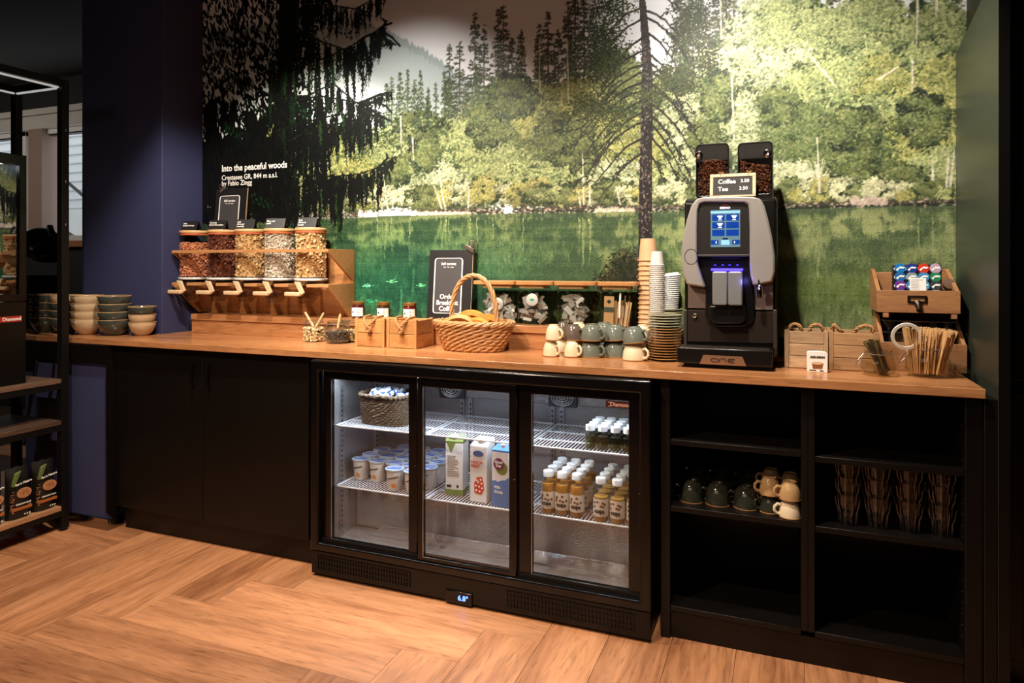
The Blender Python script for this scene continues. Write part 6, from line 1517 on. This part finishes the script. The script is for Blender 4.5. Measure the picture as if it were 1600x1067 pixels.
for c, x in enumerate((1325, 1372, 1422, 1473)):
    for r in range(3):
        for k in range(3):
            Y = 2.365 + r * .085; X = gX(x, 2.365) + r * .004; loc = (X, Y, zB + .0006 + k * .054); 
            if g0 is None:
                g0 = T('tumbler', 'faceted glass on the shelf, front row, first stack from the left, lowest', 'glass', loc, group='glasses in the front stacks')
                N_ = 10; V = []; F = []
                prof = [(.022, 0), (.0240, .004), (.0262, .040), (.0325, .052), (.0365, .094), (.0350, .094), (.0310, .056), (.0242, .042), (.0215, .012), (.001, .010)]
                P('glass', MB().lathe([(0, 0)] + prof, N_ + 4), TG, g0, smooth=0)
                g = MB()
                for q in range(N_): a = 2 * PI * q / N_; g.tube([(.0250 * math.cos(a), .0250 * math.sin(a), .006), (.0268 * math.cos(a), .0268 * math.sin(a), .040), (.0332 * math.cos(a), .0332 * math.sin(a), .053), (.0360 * math.cos(a), .0360 * math.sin(a), .078)], .0012, 5)
                P('facet_ridge', g, glass('tumbler_ridge', (.9, .88, .86), .05, 2.4), g0); P('rim', MB().tube([(.0358 * math.cos(a), .0358 * math.sin(a), .094) for a in np.linspace(0, 2 * PI, 25)[:-1]], .0010, 5, closed=True), TG, g0)
            else:
                o = dup(g0, loc, label=f"faceted glass on the shelf, {('front', 'middle', 'back')[r]} row, {('first', 'second', 'third', 'fourth')[c]} stack from the left, {('lowest', 'middle', 'top')[k]}")
                if r: o['group'] = 'glasses in the back stacks'

# ---------------------------------------------------------------- bowls on the left
BC = pbr('cream_bowl_glaze', 'bfa482', .2, coat=.5, var=(26, .14)); BG_ = pbr('green_bowl_glaze', '3a403b', .16, coat=.5, var=(26, .2)); BR = pbr('bowl_rim_tan', 'b08a5c', .3)


def bowl(loc, r, h, mat, label, group, tilt=0.):
    t = T('bowl', label, 'bowl', loc, rot=(0, tilt, 0), group=group)
    P('bowl_wall', MB().lathe([(0, 0), (r * .45, 0), (r * .50, h * .05), (r * .80, h * .35), (r * .95, h * .68), (r, h * .98), (r * .985, h), (r * .95, h * .97), (r * .90, h * .66), (r * .72, h * .34), (r * .4, h * .12), (0, h * .10)], 36), mat, t, smooth=60)
    P('rim_edge', MB().tube([(r * .985 * math.cos(a), r * .985 * math.sin(a), h * .99) for a in np.linspace(0, 2 * PI, 37)[:-1]], .0020, 6, closed=True), BR, t)
    return t


def bstack(x, Y, r, h, dz, mats, where):
    X = gX(x, Y); nn = len(mats)
    for k, m_ in enumerate(mats):
        nm = {BC: 'cream', BG_: 'dark green'}[m_]; pos = ('bottom', 'second', 'third', 'top')[k] if nn == 4 else ('bottom', 'middle', 'top')[k]
        bowl((X + rnd.uniform(-.001, .001), Y, WZ + .0005 + k * dz), r, h, m_, f'{nm} glazed bowl, {pos} of the stack {where}', 'stacked bowls')


bstack(222.5, 2.462, .0625, .066, .0375, (BC, BC, BG_), 'nearest the cereal dispensers')
bstack(178.5, 2.415, .0760, .078, .0385, (BG_,) * 4, 'all of dark green bowls')
bstack(136.5, 2.400, .0740, .078, .0385, (BC,) * 4, 'in front behind the rack post')
bstack(152, 2.470 + .0, .0720, .078, .0385, (BC,) * 4, 'half hidden behind the dark green stack') if False else None
bstack(104, 2.400, .0740, .078, .0385, (BG_, BG_, BG_, BC), 'directly left of the rack post')
bstack(72, 2.400, .0740, .078, .0385, (BG_,) * 4, 'leftmost on the worktop')

# ---------------------------------------------------------------- black rack at the left edge
RXR, RXL, RYF, RYN, RTOP = -3.104, -3.465, 2.215, 1.25, 2.095
rk = T('steel_rack', 'tall black steel rack at the left edge of the picture', 'rack', ((RXR + RXL) / 2, (RYF + RYN) / 2, 0)); RK = dict(parent=rk, world=True)
p_ = .034
for X in (RXR - p_, RXL):
    for Y in (RYF - p_, RYN): P('post', MB().box(X, X + p_, Y, Y + p_, .012, RTOP), BLKM, bev=.001, **RK); P('foot', MB().lathe([(0, 0), (.018, 0), (.018, .012), (0, .012)], 12, (X + p_ / 2, Y + p_ / 2, 0)), BLKM, **RK)
for X in (RXR - p_ + .002, RXL + .002): P('rail', MB().box(X, X + .030, RYN + p_, RYF - p_, RTOP - .032, RTOP), BLKM, **RK)
for Y in (RYF - p_ + .002, RYN + .002): P('rail', MB().box(RXL + p_, RXR - p_, Y, Y + .030, RTOP - .032, RTOP), BLKM, **RK)
STR = pbr('led_profile', 'd8dad8', .4, emit=('e8ece8', .45))
for X in (RXR - p_ + .002, RXL + .020): P('led_profile', MB().box(X, X + .010, RYN + p_, RYF - p_, RTOP - .0395, RTOP - .0325), STR, **RK)
P('led_profile', MB().box(RXL + p_, RXR - p_, RYF - p_ + .004, RYF - p_ + .014, RTOP - .0395, RTOP - .0325), STR, **RK)
OKS = wood('rack_shelf_wood', 'c4936a', '8f6444', .5, 'Y', 5, 1.0); DKS = wood('rack_shelf_dark', '6a5140', '3c2c22', .45, 'Y', 5, 1.0)
for z, m_ in ((.117, OKS), (.515, DKS), (.707, DKS)):
    P('shelf', MB().box(RXL + .002, RXR - .002, RYN + .002, RYF - .0355, z - .020, z), m_, bev=.001, **RK)
    P('shelf_rail', MB().box(RXR - .030, RXR - .004, RYN + p_, RYF - p_, z - .048, z - .0205), BLKM, **RK)
for z in (1.62, 1.86, 1.42): P('clip', MB().blob((RXR + .001, RYF - p_ / 2, z), (.002, .003, .008)), STEEL, **RK)
# countertop display fridge on the rack
sh = T('display_fridge', 'black countertop display cabinet with glass door standing in the rack', 'fridge', (-3.29, 1.80, .708)); K2 = dict(parent=sh, world=True)
HX0, HX1, HY0, HY1, HZ0, HZ1 = -3.45, -3.140, 1.46, 2.045, .708, 1.722
P('shell', MB().box(HX0, HX1 - .03, HY0, HY0 + .02, HZ0, HZ1).box(HX0, HX1 - .03, HY1 - .02, HY1, HZ0, HZ1).box(HX0, HX1 - .03, HY0 + .02, HY1 - .02, HZ1 - .03, HZ1).box(HX0, HX0 + .02, HY0 + .02, HY1 - .02, HZ0, HZ1 - .03).box(HX0 + .02, HX1 - .03, HY0 + .02, HY1 - .02, HZ0, HZ0 + .33), BLK, **K2)
dz0 = 1.075
dd_ = P('glass_door', MB().strip([(HY0, dz0), (HY1, dz0), (HY1, HZ1), (HY0, HZ1)], [(HY0 + .03, dz0 + .03), (HY1 - .03, dz0 + .03), (HY1 - .03, HZ1 - .045), (HY0 + .03, HZ1 - .045)], 'x', HX1 - .0295, HX1, closed=True), BLKG, bev=.002, **K2)
P('door_pane', MB().box(HX1 - .018, HX1 - .012, HY0 + .028, HY1 - .028, dz0 + .028, HZ1 - .043), glass('showcase_glass', (.8, .82, .8), .01, 2.6), dd_, world=True)
P('control_panel', MB().box(HX1 - .0295, HX1 - .004, HY0, HY1, HZ0, dz0 - .003), BLK, bev=.002, **K2)
bdz = 1.24 - 78 * (2.0 / .671) / 1070
bdg = P('badge', MB().box(HX1 - .0038, HX1 - .001, 1.93, 2.025, .985, 1.010), pbr('badge_red', 'a02a20', .4), **K2); text('Diamond', .021, WHT, bdg, (HX1 - .0004, 1.982, .9975), rot=(PI / 2, 0, PI / 2), world=True, bold=.0004)
for z in (1.24, 1.44): P('inner_shelf', MB().box(HX0 + .022, HX1 - .04, HY0 + .022, HY1 - .022, z, z + .006), GLJ, **K2)
P('inner_light', MB().box(HX0 + .05, HX1 - .06, HY0 + .06, HY1 - .06, HZ1 - .04, HZ1 - .033), pbr('led_white', 'eef4ff', .5, emit=('dfeaff', 5.)), **K2)
for k, (y, z, m_) in enumerate(((1.99, dz0 + .0, WHT), (1.93, dz0, pbr('snack_grey', '8a8c90', .5)), (1.86, dz0, WHT))):
    tag(P('snack_box', MB().box(-3.30, -3.24, y - .018, y + .018, 1.0405, 1.105 + k * .008), m_, bev=.002), ('white snack box at the right in the display cabinet', 'grey snack box in the display cabinet', 'white snack box at the left in the display cabinet')[k], 'box')
for k, y in enumerate((1.98, 1.88)): tag(P('sandwich_pack', MB().prism([(y - .045, 1.2465), (y + .045, 1.2465), (y + .03, 1.315)], 'x', -3.34, -3.26), pbr('bread_tan', 'b98a5a', .6), bev=.004), ('wrapped sandwich at the right on the middle glass shelf', 'wrapped sandwich at the left on the middle glass shelf')[k], 'sandwich')
# granola bags
BGB = pbr('bag_black', '15130f', .35, bump=(40, .5)); BGG = pbr('bag_green', '5d6b34', .4); BGO = pbr('bag_orange', 'a8602a', .5); BRD = pbr('bag_bowl_tan', 'b98054', .5); OAT = pbr('bag_oats', '8e5a34', .6)
bag0 = None
for k, y in enumerate((2.125, 2.012, 1.895)):
    loc = (-3.155, y, .1175); lb = ('granola bag nearest the rack post', 'granola bag in the middle of the three', 'granola bag cut by the left edge of the picture')[k]
    if bag0 is None:
        t = bag0 = T('granola_bag', 'black and green ' + lb, 'bag', loc, rz=PI / 2, group='granola bags on the bottom rack shelf')
        V = []; n = 8; m = 9
        for j in range(m):
            f = j / (m - 1); z = .225 * f; th = .036 * math.sin(PI * min(1, .18 + f * .82)) ** .6 + .0015; hw_ = .050 * (1 - .06 * math.sin(PI * f))
            for i in range(n + 1): x = -hw_ + 2 * hw_ * i / n; V.append((x, -th * (1 - (2 * i / n - 1) ** 4 * .85), z + (.004 * math.sin(i * 2.1) if j == m - 1 else 0)))
        g = MB(); g.V = V + [(x, -y_, z) for x, y_, z in V]; q = (n + 1)
        for s in (0, len(V)):
            for j in range(m - 1):
                for i in range(n): g.F.append((s + j * q + i, s + j * q + i + 1, s + (j + 1) * q + i + 1, s + (j + 1) * q + i)); g.M.append(0)
        L_ = len(V)
        for j in range(m - 1):
            for i in (0, n): g.F.append((j * q + i, (j + 1) * q + i, L_ + (j + 1) * q + i, L_ + j * q + i)); g.M.append(0)
        for i in range(n): g.F.append((i, i + 1, L_ + i + 1, L_ + i)); g.M.append(0)
        P('pouch', g, BGB, t)
        P('green_leaf', MB().prism([(-.044, .150), (-.030, .205), (-.004, .212), (-.018, .175), (-.034, .145)], 'y', -.0395, -.026), BGG, t, bev=.003)
        bw_ = P('bowl_picture', MB().lathe([(0, 0), (.031, 0), (.031, .003), (0, .003)], 24, sy=.72), BRD, t, loc=(.008, -.036, .112), rot=(PI / 2, 0, 0))
        g = MB()
        for i in range(34): a = rnd.uniform(0, 6.3); r_ = .023 * math.sqrt(rnd.random()); g.blob((r_ * math.cos(a), r_ * .72 * math.sin(a), .0035), (.0035, .0022, .001), Matrix.Rotation(rnd.uniform(0, 6), 3, 'Z'))
        P('oat_picture', g, OAT, bw_, kind='stuff')
        g = MB()
        for i in range(22): g.blob((-.040 + rnd.uniform(-.006, .008), -.031 + rnd.uniform(-.003, .001), rnd.uniform(.03, .125)), (.006, .003, .003), Matrix.Rotation(rnd.uniform(-1, 1), 3, 'Y'))
        P('cluster_picture', g, OAT, t, kind='stuff')
        P('orange_band', MB().box(-.038, .042, -.0375, -.030, .040, .052), BGO, t)
        text('Eat is Nature', .0135, WHT, t, (.004, -.0398, .158), rot=(PI / 2, -.12, 0), bold=.0004); text('CRUNCHY NUTS', .0085, WHT, t, (.004, -.0385, .066), bold=.0003); text('o o o', .012, WHT, t, (.022, -.0365, .018), bold=.0004)
    else: dup(bag0, loc, rz=PI / 2, label='black and green ' + lb)
# black soup kettle behind the rack
X = gX(62, 2.60)
kt = T('soup_kettle', 'black soup kettle with raised lid behind the rack by the window', 'kettle', (X, 2.60, WZ))
P('kettle_body', MB().lathe([(0, 0), (.13, 0), (.135, .01), (.135, .26), (.14, .28), (.13, .285), (.12, .27), (0, .26)], 32), BLKG, kt)
P('raised_lid', MB().lathe([(.125, 0), (.122, .02), (.10, .05), (.06, .075), (0, .085), (0, .078), (.055, .068), (.095, .045), (.115, .018), (.118, 0)], 32), BLKG, kt, loc=(-.01, .03, .45), rot=(0, .85, -.3))
P('lid_handle', MB().box(-.045, .045, -.016, .016, 0, .030), BLKM, kt, loc=(.060, .02, .520), rot=(0, .85, -.3), bev=.008)
P('hinge_arm', MB().tube([(.0, .12, .27), (.02, .11, .38), (.02, .07, .45)], .012, 8), BLKM, kt)
P('power_cord', MB().tube([(.10, .03, .50), (.135, .03, .49), (.15, .04, .44), (.14, .05, .36), (.15, .05, .2), (.14, .06, .01)], .0045, 6), BLKM, kt)
# trailing cables under the worktop end, behind the rack
for k, (x0, y0, x1, y1) in enumerate(((55, 608, 48, 645), (82, 604, 70, 650), (95, 600, 84, 650))):
    a = atY(x0, y0, 2.262); b = atY(x1, y1, 2.262)
    tag(P('power_cable', MB().tube([(a[0] + .02, 2.255, .77), (a[0], 2.255, a[1]), ((a[0] + b[0]) / 2 + .012, 2.25, (a[1] + b[1]) / 2), (b[0], 2.255, b[1]), (b[0] - .03, 2.25, b[1] - .16)], .004, 6), BLKM), ('black cable hanging behind the rack, leftmost', 'black cable hanging behind the rack, middle', 'black cable hanging behind the rack, nearest the post')[k], 'cable')
